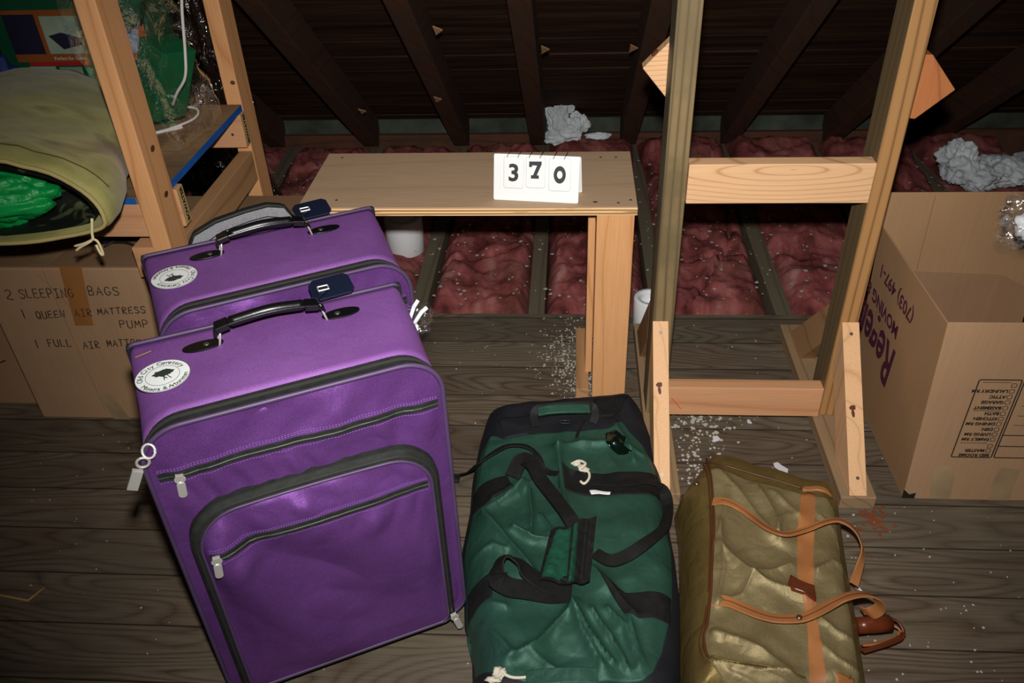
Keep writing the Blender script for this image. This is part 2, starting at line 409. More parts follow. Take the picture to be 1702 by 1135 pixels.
def resample(P, step, closed=True):
    out = []; n = len(P)
    for i in range(n if closed else n-1):
        a = Vector(P[i]); b = Vector(P[(i+1) % n]); k = max(1, int((b-a).length/step))
        out += [a.lerp(b, j/k) for j in range(k)]
    if not closed: out.append(Vector(P[-1]))
    return out
def rrect(x0, x1, z0, z1, rt, rb, n=7):
    o = []
    for cx, cz, r_, a0 in ((x1-rb, z0+rb, rb, -90), (x1-rt, z1-rt, rt, 0), (x0+rt, z1-rt, rt, 90), (x0+rb, z0+rb, rb, 180)):
        for k in range(n+1):
            a = R(a0+90*k/n); o.append((cx+r_*math.cos(a), cz+r_*math.sin(a)))
    return o
def text(body, size, m, bold=0, shear=0, th=.0004, align='CENTER', sx=1, arc=None, spacing=1):
    """lettering as a mesh in plane m (x right, y up); arc=(radius, start angle, direction)"""
    def one(s):
        cu_ = bpy.data.curves.new('t', 'FONT'); cu_.body = s; cu_.size = size; cu_.offset = bold; cu_.shear = shear
        cu_.extrude = th; cu_.align_x = align if not arc else 'CENTER'; cu_.align_y = 'BOTTOM_BASELINE' if True else 'CENTER'
        cu_.space_character = spacing; cu_.resolution_u = 3
        o = bpy.data.objects.new('t', cu_); COL.objects.link(o)
        bpy.context.view_layer.update()
        dg = bpy.context.evaluated_depsgraph_get(); me = bpy.data.meshes.new_from_object(o.evaluated_get(dg))
        d = [v.co.copy() for v in me.vertices], [tuple(p.vertices) for p in me.polygons]
        bpy.data.objects.remove(o); bpy.data.meshes.remove(me); bpy.data.curves.remove(cu_)
        return d
    if not arc:
        d = one(body); return [m @ Vector((v.x*sx, v.y, v.z)) for v in d[0]], d[1]
    rad, a0, step, outward = arc; parts = []
    for i, ch in enumerate(body):
        if ch == ' ': continue
        a = R(a0 + i*step); d = one(ch); rot = a-math.pi/2 if outward else a+math.pi/2
        mm = m @ Matrix.Translation((rad*math.cos(a), rad*math.sin(a), 0)) @ Matrix.Rotation(rot, 4, 'Z')
        parts.append(([mm @ v for v in d[0]], d[1]))
    return join(*parts)
def disc(n=24, sx=1, sy=1, th=.0005, m=None):
    pts = [(sx*math.cos(2*math.pi*k/n), sy*math.sin(2*math.pi*k/n), 0) for k in range(n)]
    return xf(prism(pts, (0, 0, th)), m or Matrix())
def ring2(r0, r1, th, m, n=36, sy=1):
    V = []; fs = []
    for k in range(n):
        a = 2*math.pi*k/n; c, s = math.cos(a), math.sin(a)*sy
        V += [m @ Vector((c*r0, s*r0, 0)), m @ Vector((c*r1, s*r1, 0)), m @ Vector((c*r1, s*r1, th)), m @ Vector((c*r0, s*r0, th))]
    for k in range(n):
        j = (k+1) % n; fs += [(k*4+i, k*4+(i+1) % 4, j*4+(i+1) % 4, j*4+i) for i in range(4)]
    return V, fs
nz = lambda x, y, z=0: noise.noise(Vector((x, y, z)))
STR = {'S': [[(1, .85), (.7, 1), (.2, .95), (.1, .7), (.5, .52), (.9, .35), (.8, .05), (.3, 0), (0, .15)]], 'L': [[(.1, 1), (.05, 0), (.9, .03)]],
 'E': [[(.95, 1), (.1, .97), (.05, 0), (.95, .05)], [(.1, .5), (.8, .53)]], 'P': [[(.1, 0), (.12, 1), (.8, .95), (.85, .6), (.15, .48)]],
 'I': [[(.5, 0), (.5, 1)], [(.1, 1), (.9, 1)], [(.1, 0), (.9, 0)]], 'N': [[(.05, 0), (.1, 1), (.85, 0), (.95, 1.05)]],
 'G': [[(.95, .85), (.5, 1), (.1, .7), (.1, .2), (.5, 0), (.9, .2), (.9, .45), (.55, .45)]],
 'B': [[(.1, 0), (.1, 1), (.75, .95), (.7, .58), (.1, .52)], [(.3, .52), (.9, .4), (.85, .05), (.1, 0)]],
 'A': [[(0, 0), (.5, 1), (.95, 0)], [(.2, .38), (.8, .4)]], 'Q': [[(.5, 1), (.1, .75), (.1, .2), (.5, 0), (.9, .25), (.9, .75), (.5, 1)], [(.6, .25), (1.1, -.15)]],
 'U': [[(.05, 1), (.1, .15), (.5, 0), (.9, .15), (.95, 1)]], 'M': [[(0, 0), (.15, 1), (.5, .3), (.85, 1), (1, 0)]],
 'T': [[(0, 1), (1, 1.02)], [(.5, 1), (.45, 0)]], 'R': [[(.1, 0), (.1, 1), (.75, .95), (.8, .6), (.15, .5), (.9, 0)]],
 'F': [[(.1, 0), (.1, 1), (.95, 1)], [(.1, .52), (.75, .55)]], '1': [[(.5, 1), (.5, 0)]], '2': [[(.05, .8), (.4, 1), (.8, .8), (.7, .5), (.1, .1), (.3, 0), (1, -.1)]]}
def handwriting(s, o, h, adv, m, slope=0, wob=.06):
    ds = []
    for i, ch in enumerate(s):
        if ch == ' ': continue
        for st in STR[ch]:
            pts = []
            for x, y in resample([Vector((a, b, 0)) for a, b in st], .5, False) and [Vector((a, b, 0)) for a, b in st] and [(a, b) for a, b in st]:
                X = o[0]+i*adv+x*adv*.72 + y*.12*adv; Y = o[1]+y*h+slope*i*adv + random.uniform(-wob, wob)*h
                pts.append(m @ Vector((X, Y, 0)))
            ds.append(tube(catmull(pts, 3) if len(pts) > 4 else pts, .00125, 5))
    return join(*ds)

# ------------------------------------------------------------------ the attic shell
o = obj('floor', box(-3.2, 3.2, -1.2, 2.25, -.022, 0), 'floor'); tag(o, kind='structure')
SL = math.tan(R(38))            # roof slope
EAVE = 3.86
def roofz(y): return (EAVE-y)*SL
o = obj('ceiling', join(*[box(-3.4, 3.4, 0, .137, 0, .02) for _ in range(1)]), 'roof')
bpy.data.objects.remove(o)
bds = []
k = 0; s = -.2
while s < 6.2:                  # sheathing boards side by side up the slope
    c, sn = math.cos(R(38)), math.sin(R(38))
    m = Matrix.Translation((0, EAVE - s*c + .0, s*sn)) @ Matrix.Rotation(-R(38), 4, 'X') @ Matrix.Translation((0, -.137, .003*math.sin(k*5)))
    bds.append(xf(box(-3.4, 3.4, 0, .133, .0, .02), m)); s += .139; k += 1
o = obj('ceiling', join(*bds), 'roof'); tag(o, kind='structure')
o = obj('trim_1', box(-3.2, 3.2, 3.72, 3.75, -.12, .10), 'eave'); tag(o, kind='structure')
o = obj('trim_2', box(-3.2, 3.2, 3.69, 3.719, -.12, .035), 'plate', bevel=.004); tag(o, kind='structure')
# rafters
RX = [-1.80, -1.38, -.93, -.505, -.150, .262, .715, 1.17, 1.62, 2.05]
for i, X in enumerate(RX):
    c, sn = math.cos(R(38)), math.sin(R(38)); L = 5.6; hw = .036
    base = Vector((X, EAVE-.17, roofz(EAVE-.17)))
    m = Matrix.Translation((X, EAVE, 0)) @ Matrix.Rotation(-R(38), 4, 'X')
    rf = obj('rafter', xf(box(-hw, hw, -L, -.14, -.125, -.002), m), 'rafter', at=base, bevel=.004)
    rf['kind'] = 'structure'
pl_ = plain('tin plate', '#a58258', .6)
for (px, py), rn in (((728, 50), 'rafter.003'), ((906, 82), 'rafter.004'), ((1053, 80), 'rafter.005'), ((603, 185), 'rafter.002'), ((728, 165), 'rafter.003')):
    d = ray(px, py); c, sn = math.cos(R(38)), math.sin(R(38)); dep = .127/c
    t_ = (EAVE*SL - dep - HC)/(d.z + d.y*SL); q = CAM+d*t_
    r_ob = bpy.data.objects[rn]; m = frame_m(q, (1, 0, 0), (0, c, -sn)) 
    obj('tie_plate', xf(prism([Vector((-.012, .035, -.002)), Vector((.014, 0, -.002)), Vector((-.012, -.03, -.002))], (0, 0, .004)), m), pl_, r_ob)
# floor joists beyond the boards
JX = [-1.70, -1.30, -.90, -.505, -.108, .292, .69, 1.09, 1.49, 1.89]
for X in JX:
    j = obj('joist', box(X-.027, X+.027, 2.256, 3.68, -.20, -.018), 'joist', at=(X, 2.26, -.2), bevel=.003)
    j['kind'] = 'structure'
o = obj('floor_below', box(-3.2, 3.2, 2.25, 3.9, -.24, -.20), 'joist'); o.name = 'trim_3'; tag(o, kind='structure')
# insulation batts in the joist bays
names = ['far left behind the shelving', 'left of the table behind the suitcases', 'under the left half of the table top', 'under the middle of the table top with scattered flakes',
 'behind the table leg', 'behind the lower part of the lumber rack', 'right of the rack behind the rack post', 'behind the open moving box', 'far right behind the moving box']
for i in range(len(JX)-1):
    x0, x1 = JX[i]+.026, JX[i+1]-.026; nx, ny = 34, 110; y0, y1 = 2.262, 3.68
    V = []; fs = []
    for b in range(ny+1):
        for a in range(nx+1):
            u, v = a/nx, b/ny; x = x0+(x1-x0)*u; y = y0+(y1-y0)*v
            e = min(u, 1-u)*2; e = min(1, e*4)**.5; ev = min(1, v*14, (1-v)*14)**.5
            h = .038*nz(x*5, y*5, 1)+.026*nz(x*13, y*11, 2)+.012*nz(x*30, y*30, 3)+.006*nz(x*70, y*70, 5)
            h -= .03*max(0, 1-abs((y-2.62-.25*(x-x0))/.012))*(1 if i in (5, 3) else 0)
            h -= .035*max(0, 1-abs(x-(x0+x1)/2-.06*math.sin(y*5)-(y-2.6)*.2)/.012)*(1 if i == 5 else 0)
            V.append((x+(.04 if i >= 4 else .01)*(2*u-1)*max(0, v-.5), y, -.10+.082*e*ev + h*e*ev + (.12 if i >= 4 else .07)*max(0, v-.35)))
    n0 = len(V)
    for b in range(ny):
        for a in range(nx): q = b*(nx+1)+a; fs.append((q, q+1, q+nx+2, q+nx+1))
    bot = [(x0, y0, -.2), (x1, y0, -.2), (x1, y1, -.2), (x0, y1, -.2)]; V += bot
    fs.append((n0, n0+1, n0+2, n0+3))
    edge1 = list(range(nx+1)); fs.append(tuple(edge1[::-1])+(n0, n0+1))
    fs.append(tuple(ny*(nx+1)+a for a in range(nx+1))+(n0+2, n0+3))
    fs.append(tuple(b*(nx+1) for b in range(ny+1))+(n0+3, n0))
    fs.append(tuple(b*(nx+1)+nx for b in range(ny, -1, -1))+(n0+1, n0+2))
    o = obj('insulation_batt', (V, fs), 'insul', at=((x0+x1)/2, 2.8, -.2), smooth=True)
    tag(o, 'pink fibreglass insulation batt between joists, '+names[i], 'insulation', 'pink insulation between the joists')
# loose cellulose
def clump(name, c, rx, ry, rz_, seed, n=60):
    V = []; fs = []; nu, nv = n, n//2
    for b in range(nv+1):
        for a in range(nu):
            th = math.pi*b/nv; ph = 2*math.pi*a/nu
            d = Vector((math.sin(th)*math.cos(ph), math.sin(th)*math.sin(ph), math.cos(th)))
            k = 1+.38*nz(*(d*2.2+Vector((seed, 0, 0))))+.26*nz(*(d*6+Vector((0, seed, 0))))+.16*nz(*(d*15))
            V.append((c[0]+d.x*rx*k, c[1]+d.y*ry*k, c[2]+d.z*rz_*k))
    for b in range(nv):
        for a in range(nu): fs.append((b*nu+a, b*nu+(a+1) % nu, (b+1)*nu+(a+1) % nu, (b+1)*nu+a))
    return V, fs
def tuft(c, rx, ry, rz_, seed):
    V = []; fs = []; nu, nv = 90, 50
    for b in range(nv+1):
        for a in range(nu):
            th = math.pi*b/nv; ph = 2*math.pi*a/nu
            d = Vector((math.sin(th)*math.cos(ph), math.sin(th)*math.sin(ph), math.cos(th))); o_ = Vector((seed*2.7, seed, 0))
            k = 1+.40*nz(*(d*1.6+o_))+.22*nz(*(d*4+o_))+.10*nz(*(d*9+o_))+.035*nz(*(d*20+o_))
            V.append(Vector((c[0]+d.x*rx*k, c[1]+d.y*ry*k, c[2]+d.z*rz_*k)))
    for b in range(nv):
        for a in range(nu): fs.append((b*nu+a, b*nu+(a+1) % nu, (b+1)*nu+(a+1) % nu, (b+1)*nu+a))
    return V, fs
o = obj('loose_insulation', join(*[tuft(*f) for f in [((-.06, 3.62, .13), .05, .035, .075, 1), ((-.02, 3.60, .08), .07, .035, .055, 2), ((.03, 3.62, .11), .05, .035, .045, 4), ((-.07, 3.59, .055), .05, .03, .03, 9), ((.12, 3.62, .05), .05, .02, .018, 11), ((-.08, 3.64, .22), .015, .012, .05, 12), ((.0, 3.62, .19), .018, .012, .03, 15)]]), 'fluff', at=(-.04, 3.62, .03), smooth=True)
tag(o, 'white fluffy loose insulation at the foot of the rafters behind the number sign', 'insulation', kind='stuff')
o = obj('loose_insulation', join(*[tuft(*f) for f in [((1.50, 3.14, .13), .07, .08, .08, 5), ((1.56, 3.08, .09), .07, .06, .05, 16), ((1.68, 3.14, .09), .10, .08, .05, 6), ((1.82, 3.12, .10), .10, .10, .06, 7), ((1.97, 3.08, .09), .11, .1, .07, 8), ((1.75, 2.92, .05), .05, .06, .04, 18)]]), 'fluff', at=(1.6, 3.1, .03), smooth=True)
tag(o, 'white fluffy loose insulation in the dark corner above the moving box', 'insulation', kind='stuff')
# flakes of debris
def flake(p, r_, nrm=Vector((0, 0, 1))):
    k = random.randint(4, 6); a0 = random.random()*6
    pts = [Vector(p)+Vector((math.cos(a0+2*math.pi*i/k)*r_*random.uniform(.4, 1.3), math.sin(a0+2*math.pi*i/k)*r_*random.uniform(.4, 1.3), .0006)) for i in range(k)]
    return prism(pts, (0, 0, random.uniform(.0008, .002)))
fk = []
for _ in range(420): fk.append(flake((random.gauss(.0, .045), random.gauss(2.03, .09), 0), random.choice((.0012, .0018, .0028, .004))))
for _ in range(160): fk.append(flake((random.gauss(.05, .03)-.02, random.gauss(1.86, .05), 0), random.choice((.0015, .002, .003))))
for _ in range(170): fk.append(flake((random.gauss(.36, .045), random.gauss(1.72, .06), 0), random.choice((.0015, .002, .004, .006))))
for _ in range(60): fk.append(flake((random.gauss(.31, .025), random.gauss(1.55, .05), 0), random.choice((.002, .003, .005))))
for _ in range(260): fk.append(flake((random.uniform(-1.5, 1.1), random.uniform(.7, 2.2), 0), random.choice((.001, .0015, .002, .0025))))
for _ in range(60): fk.append(flake((random.uniform(.5, .85), random.uniform(.9, 1.45), 0), random.choice((.0015, .002, .003))))
o = obj('paint_flakes', join(*fk), 'flake', at=(0, 2, 0)); tag(o, 'scattered white plaster crumbs on the dark floorboards', 'debris', kind='stuff')
fk = []
for _ in range(850):
    y = random.uniform(2.3, 3.4); x = random.uniform(-1.3, 1.5)
    fk.append(flake((x, y, -.005+.02*nz(x*5, y*5, 1)+.055*max(0, (y-2.262)/1.23-.35)), random.choice((.0025, .003, .004, .005, .0075))))
o = obj('plaster_crumbs', join(*fk), 'flake', at=(0, 2.8, 0)); tag(o, 'white crumbs strewn over the pink insulation', 'debris', kind='stuff')
fk = [flake((random.gauss(.715, .012), random.gauss(1.405, .03), 0), random.uniform(.003, .008)) for _ in range(60)]
o = obj('rust_crumbs', join(*fk), 'crumb', at=(.715, 1.405, 0)); tag(o, 'small heap of rust brown crumbs beside the right rack foot', 'debris', kind='stuff')
def chip(pl, pts, label):
    c = atz(*pl); o = obj('white_chip', prism([atz(x, y)+Vector((0, 0, .0008)) for x, y in pts], (0, 0, .0025)), 'chip', at=(c.x, c.y, 0), bevel=.0008)
    tag(o, label, 'chip', 'white chips on the floor')
chip((1298, 778), [(1285, 771), (1292, 769), (1300, 775), (1310, 781), (1309, 787), (1303, 788), (1296, 783), (1287, 777)], 'long white chip on the floor between the rack feet above the tan bag')
chip((1190, 730), [(1184, 726), (1192, 725), (1197, 730), (1194, 734), (1185, 733)], 'small round white chip on the floor under the lower rack crossbar')
chip((1245, 702), [(1241, 699), (1245, 698), (1250, 704), (1247, 705), (1242, 703)], 'tiny white chip on the floor just below the middle of the lower crossbar')
chip((1425, 977), [(1421, 973), (1425, 974), (1434, 984), (1428, 982), (1421, 978)], 'white chip lying on the floor beside the leather handles of the tan bag')
o = obj('dry_reed', tube([Vector((-1.36, 1.128, .003)), Vector((-1.257, 1.11, .003)), Vector((-1.183, 1.098, .003)), Vector((-1.165, 1.133, .004))], .0032, 7), 'reed', at=(-1.2, 1.1, 0), smooth=True)
tag(o, 'bent straw-coloured reed lying on bare floor at the far left', 'reed')

# ------------------------------------------------------------------ plywood table
t = root('plywood_table', 'low plywood table with pine legs standing behind the luggage', 'table', (-.25, 1.97, 0))
tp = obj('tabletop', box(-.664, .160, 1.808, 2.14, .578, .5985), 'plyedge', t, bevel=.0008)
obj('tabletop_face', box(-.663, .159, 1.809, 2.139, .5985, .6), 'ply', tp)
sc = [disc(12, .0035, .0035, .0006, Matrix.Translation((x, y, .6001))) for x, y in ((-.60, 1.835), (-.575, 1.85), (.115, 1.83), (.145, 1.845), (.12, 2.10), (.08, 2.1), (-.62, 2.11))]
for q_ in sc: obj('screw', q_, 'steel', tp)
kn = [disc(10, .006, .004, .0004, Matrix.Translation((.06, 1.835, .6001)))]
obj('knot', join(*kn), 'knot', tp)
obj('leg', box(.064, .1545, 1.815, 1.853, 0, .578), 'pine_z', t, bevel=.002)
obj('leg', box(.058, .096, 2.06, 2.125, .04, .578), 'red_wood', t, bevel=.002)
obj('leg', box(-.655, -.56, 1.815, 1.853, 0, .578), 'pine_z', t, bevel=.002)
obj('leg', box(-.60, -.562, 2.06, 2.125, .04, .578), 'red_wood', t, bevel=.002)
obj('side_board', box(.046, .064, 1.90, 1.99, .035, .56), 'pine_z', t, bevel=.001)
obj('foot_board', box(.020, .056, 1.82, 2.12, 0, .036), 'pine_y', t, bevel=.002)
obj('foot_board', box(-.60, -.562, 1.855, 2.12, 0, .036), 'pine_y', t, bevel=.002)

# ------------------------------------------------------------------ number sign
t = root('number_sign', 'white flip number sign reading 370 on the plywood table', 'sign', (-.083, 1.86, .6))
BL = Vector((-.186, 1.850, .6005)); BR = Vector((.019, 1.826, .6005)); rr = (BR-BL).normalized()
back = rr.cross(Vector((0, 0, 1))) * -1
upv = Vector((0, 0, 1))*math.cos(R(16)) + back*math.sin(R(16)); wS = (BR-BL).length
ms = frame_m(BL, rr, upv)
hS = .110
def rpoly(x0, x1, y0, y1, r_, z=0): return [Vector((a, b, z)) for a, b in rrect(x0, x1, y0, y1, r_, r_, 4)]
obj('easel', xf(prism(rpoly(0, wS, 0, hS, .004), (0, 0, -.0025)), ms), 'white', t)
upb = Vector((0, 0, 1))*math.cos(R(16)) - back*math.sin(R(16))
topm = BL + upv*hS
mb = frame_m(topm - upb*hS, rr, upb)
obj('easel_back', xf(prism(rpoly(0.006, wS+.003, 0.0005, hS-.001, .004), (0, 0, -.002)), mb), 'white', t)
cards = [(.028, .070, .034, .105, 0), (.082, .122, .037, .107, .5), (.137, .183, .032, .105, -1)]
for (x0, x1, y0, y1, rot), dgt in zip(cards, '370'):
    mc = ms @ Matrix.Translation((0, 0, .0012))
    cd = obj('number_card', xf(prism(rpoly(x0-.003, x1+.003, y0-.004, y1, .006), (0, 0, .0012)), mc), 'white', t)
    obj('card_outline', xf(join(*[tube([Vector(p) for p in resample(rpoly(x0-.003, x1+.003, y0-.004, y1, .006), .01)], .0003, 4, True)]), mc @ Matrix.Translation((0, 0, .0012))), plain('card edge grey', '#6a6c66', .6, 0, 0, 0) if dgt == '3' else bpy.data.materials['card edge grey'], cd)
    cx = (x0+x1)/2
    if dgt == '7':
        P = [(-.016, .040), (.014, .041), (.014, .034), (.003, .008), (.008, .008), (.008, 0), (-.011, 0), (-.011, .008), (-.006, .008), (.003, .031), (-.009, .031), (-.009, .027), (-.016, .027)]
        d = xf(prism([Vector((x, y, 0)) for x, y in P], (0, 0, .0005)), mc @ Matrix.Translation((cx, y0+.018, .0013)))
    elif dgt == '0':
        d = ring2(.0065, .0145, .0005, mc @ Matrix.Translation((cx, y0+.0345, .0013)) @ Matrix.Scale(1.42, 4, (0, 1, 0)))
    else:
        d = text('3', .056, mc @ Matrix.Translation((cx, y0+.014, .0013)), bold=.0016)
    obj('digit', d, 'ink', cd)
    for sx_ in (-.013, .013):
        c0 = mc @ Vector((cx+sx_, hS+.001, -.004)); ring = []
        for k in range(15):
            a = R(20+320*k/15); ring.append(c0 + (upv*math.cos(a)*.0095) + (rr.cross(upv)*math.sin(a)*.0095) + rr*.0045*math.cos(a))
        obj('ring', tube(ring, .0007, 5), 'ink', t)

# ------------------------------------------------------------------ lumber rack
t = root('lumber_rack', 'tall home-built lumber frame with two upright studs and pine crossbars', 'rack', (.45, 1.77, 0))
def post(x0, x1, y0, y1): return box(x0, x1, y0, y1, .038, 1.38)
PL = (.205, .250); PR = (.655, .703)
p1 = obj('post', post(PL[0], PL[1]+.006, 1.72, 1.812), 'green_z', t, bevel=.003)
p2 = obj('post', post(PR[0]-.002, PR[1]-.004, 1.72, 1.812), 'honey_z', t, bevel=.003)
b1 = obj('crossbar', box(.2565, .6525, 1.712, 1.75, .655, .748), 'pine_x', t, bevel=.002)
for x in ((.262, .71), (.262, .735)): pass
b2 = obj('crossbar', box(.2565, .6525, 1.712, 1.75, .040, .132), 'pine_x2', t, bevel=.002)
obj('crayon_mark', tube([Vector((.268, 1.7112, .098)), Vector((.295, 1.7112, .062))], .0012, 5), 'orange', b2)
for (a, b, nm) in ((.198, .268, 0), (.640, .722, 1)):
    obj('foot', box(a, b, 1.425, 2.145, 0, .038), 'green_y', t, bevel=.003)
for (x0, x1) in ((.205, .243), (.660, .700)):
    poly = [(1.430, .0385), (1.719, .335), (1.719, .21), (1.56, .0385)]
    fb = obj('brace', prism([Vector((x0, y, z)) for y, z in poly], (x1-x0, 0, 0)), 'pine_z2', t, bevel=.001)
    pp = Vector((0, 1.719-1.430, .335-.0385)).normalized(); nn = Vector((0, -pp.z, pp.y)); xc = (x0+x1)/2
    scs = []
    for k in (.10, .93):
        q = Vector((xc, 1.430, .0385)).lerp(Vector((xc, 1.719, .335)), k) + nn*.0005
        scs.append(disc(12, .0042, .0042, .0006, frame_m(q, (1, 0, 0), pp)))
    for q_ in scs: obj('screw', q_, 'steel', fb)
    q = Vector((xc-.004, 1.430, .0385)).lerp(Vector((xc-.004, 1.719, .335)), .5 if x0 > .5 else .62) + nn*.0004
    obj('knot', join(disc(14, .009, .006, .0005, frame_m(q, (1, .2, 0), pp)), disc(10, .004, .010, .0004, frame_m(q-pp*.014, (1, .2, 0), pp))), 'knot', fb)
    poly = [(2.10, .0385), (1.813, .335), (1.813, .21), (1.97, .0385)]
    obj('brace', prism([Vector((x0, y, z)) for y, z in poly], (x1-x0, 0, 0)), 'pine_y', t, bevel=.001)
# gusset blocks nailed behind the posts
g_ = obj('gusset', prism([Vector((x, 1.813, z)) for x, z in ((.153, .925), (.216, .990), (.240, .990), (.240, .835), (.228, .835))], (0, .036, 0)), 'pine_x', t, bevel=.002)
obj('knot', xf(lathe([(.008, 0), (.010, .003), (.006, .006)], 12), Matrix.Translation((.180, 1.827, .952)) @ Matrix.Rotation(R(-45), 4, 'Y')), 'knot', g_)
obj('gusset', prism([Vector((x, 1.813, z)) for x, z in ((.817, .870), (.752, .945), (.712, .945), (.712, .812), (.748, .806))], (0, .036, 0)), 'red_wood', t, bevel=.002)

# ------------------------------------------------------------------ shelving at the left
t = root('wooden_shelf_unit', 'home-built pine shelf unit with a blue-edged plywood shelf', 'shelf', (-1.3, 1.95, 0))
obj('post', box(-.966, -.922, 1.65, 1.738, 0, 1.42), 'pine_z', t, bevel=.003)
obj('post', box(-.972, -.928, 2.262, 2.35, -.02, 1.01), 'pine_z', t, bevel=.003)
obj('post', box(-2.05, -2.006, 1.65, 1.738, 0, 1.42), 'pine_z', t, bevel=.003)
obj('post', box(-2.05, -2.006, 2.262, 2.35, -.02, 1.01), 'pine_z', t, bevel=.003)
sh = obj('shelf_board', box(-2.0, -.929, 1.742, 2.255, .682, .7), 'weath', t)
obj('painted_edge', box(-.929, -.9275, 1.742, 2.255, .6825, .6995), 'blue', sh)
s2 = obj('shelf_lip', box(-2.0, -.972, 1.66, 1.742, .684, .7), 'weath', t); obj('painted_edge', box(-1.995, -.975, 1.6585, 1.66, .6845, .6995), 'blue', s2)
rl = obj('rail', box(-2.0, -.918, 1.741, 1.777, .585, .681), 'pine_x2', t, bevel=.002)
obj('rail', box(-2.0, -.972, 1.662, 1.698, .60, .683), 'pine_x2', t, bevel=.002)
r2 = obj('rail', box(-2.0, -.925, 2.222, 2.259, .585, .681), 'pine_x2', t, bevel=.002)
def stamp(x, y, z0):
    pm = frame_m((x+.0006, y, z0), (0, 0, 1), (0, -1, 0))
    return text('BOWATER', .018, pm @ Matrix.Rotation(0, 4, 'Z'), bold=.0004, align='LEFT')
for rail_, y in ((rl, 1.765), (r2, 2.246)):
    obj('end_grain', box(-.918 if rail_ is rl else -.925, (-.918 if rail_ is rl else -.925)+.0006, y-.022, y+.011, .588, .678), plain('yellow end paper', '#c9a86e', .6) if rail_ is rl else bpy.data.materials['yellow end paper'], rail_)
    obj('stamp', stamp(-.9175+.0002 if rail_ is rl else -.9243, y-.006+.010, .592), 'ink', rail_)
for x, z in ((-.955, .66), (-.958, .625)): obj('screw', disc(12, .004, .004, .0012, frame_m((x, 2.2215, z), (1, 0, 0), (0, 0, 1))), 'steel', r2)
obj('side_rail', box(-.966, -.928, 1.74, 2.26, .47, .56), 'pine_y', t, bevel=.002)
obj('lower_rail', box(-1.9, -.955, 1.70-.088, 1.649, .545, .60), 'pine_x2', t, bevel=.002) if False else None
obj('cleat', box(-1.02, -.967, 1.655, 1.735, .495, .575), 'pine_x2', t, bevel=.002)
kk = [disc(12, .010, .007, .0005, frame_m((-.9218, 1.70, z), (0, 1, .15), (0, 0, 1))) for z in (.80, .69)] + [disc(12, .007, .006, .0005, frame_m((-.94, 2.2617-.0005, .76), (1, 0, 0), (0, 0, 1)))]
for q_ in kk: obj('knot', q_, 'knot', t)

# ------------------------------------------------------------------ camping sack with a green tarp
t = root('canvas_sack', 'olive canvas drawstring sack lying open-mouthed on the shelf', 'sack', (-1.3, 1.75, .7))
# stations: Y, left X, right X, z low, z mid-top, corner z
ST = [(1.44, -1.60, -.922, .708, .902, .772), (1.455, -1.61, -.912, .702, .910, .775), (1.50, -1.62, -.915, .702, .918, .775), (1.58, -1.63, -.940, .703, .918, .772), (1.66, -1.63, -.978, .703, .915, .765),
      (1.78, -1.62, -1.0, .703, .915, .775), (1.88, -1.59, -1.03, .703, .905, .78), (1.96, -1.50, -1.08, .703, .895, .78), (2.0, -1.42, -1.12, .74, .885, .78), (2.01, -1.36, -1.18, .78, .85, .80)]
def sackring(s_, n=64, inset=0, wr=1):
    Y, xl, xr, zl, zt, zc = s_; cx = (xl+xr)/2; hw = (xr-xl)/2-inset; out = []
    for k in range(n):
        a = 2*math.pi*k/n; c, s = math.cos(a), math.sin(a)
        x = cx+hw*c*(1-.0*abs(s)); 
        if s >= 0: z = zc+(zt-inset-zc)*(s**.85)
        else: z = zc-(zc-zl-inset)*(abs(s)**.55)
        w_ = wr*(.010*nz(x*7, Y*5, z*5)+.005*nz(x*20, Y*10, z*20))
        out.append((x, Y+.4*w_+(.02*nz(x*3, 7, 3) if inset else .02*nz(x*3, 7, 3)), z+w_*(1 if s > 0 else .3)))
    return out
def loft(rings, cap0=False, cap1=False):
    n = len(rings[0]); V = [p for r_ in rings for p in r_]; fs = []
    for i in range(len(rings)-1): fs += [(i*n+k, i*n+(k+1) % n, (i+1)*n+(k+1) % n, (i+1)*n+k) for k in range(n)]
    if cap0: fs.append(tuple(range(n)))
    if cap1: fs.append(tuple(range(len(V)-n, len(V))))
    return V, fs
def interp(ST, per=3):
    out = []
    for a, b in zip(ST, ST[1:]):
        for k in range(per): out.append(tuple(x+(y-x)*k/per for x, y in zip(a, b)))
    return out+[ST[-1]]
outer = [sackring(s_) for s_ in interp(ST)]
inner = [sackring((1.444, -1.60, -.922, .708, .902, .772), inset=.004), sackring((1.50, -1.60, -.93, .710, .905, .774), inset=.006)]
obj('sack_body', loft(inner[::-1]+outer, False, True), 'olive', t, smooth=True)
hem = [(p[0], p[1], p[2]) for p in sackring((1.4415, -1.60, -.922, .707, .903, .772))]
obj('hem', tube([Vector(p) for p in hem], .0045, 8, True), plain('sack hem', '#ab9a62', .7), t, smooth=True)
obj('hem_seam', tube([Vector(p)+Vector((0, 0, .002)) for p in sackring((1.485, -1.619, -.911, .701, .9185, .775))[2:30]], .0012, 5), plain('dark thread', '#4c4424', .8), t)
lin_r = [sackring((y, -1.60+d, -.935-d*.8, .712, .890-d*.3, .772), inset=.010) for y, d in ((1.452, 0), (1.50, .01), (1.55, .03), (1.57, .12))]
obj('lining', loft(lin_r, False, True), 'camo', t, smooth=True)
cp = Vector((-.945, 1.436, .764))
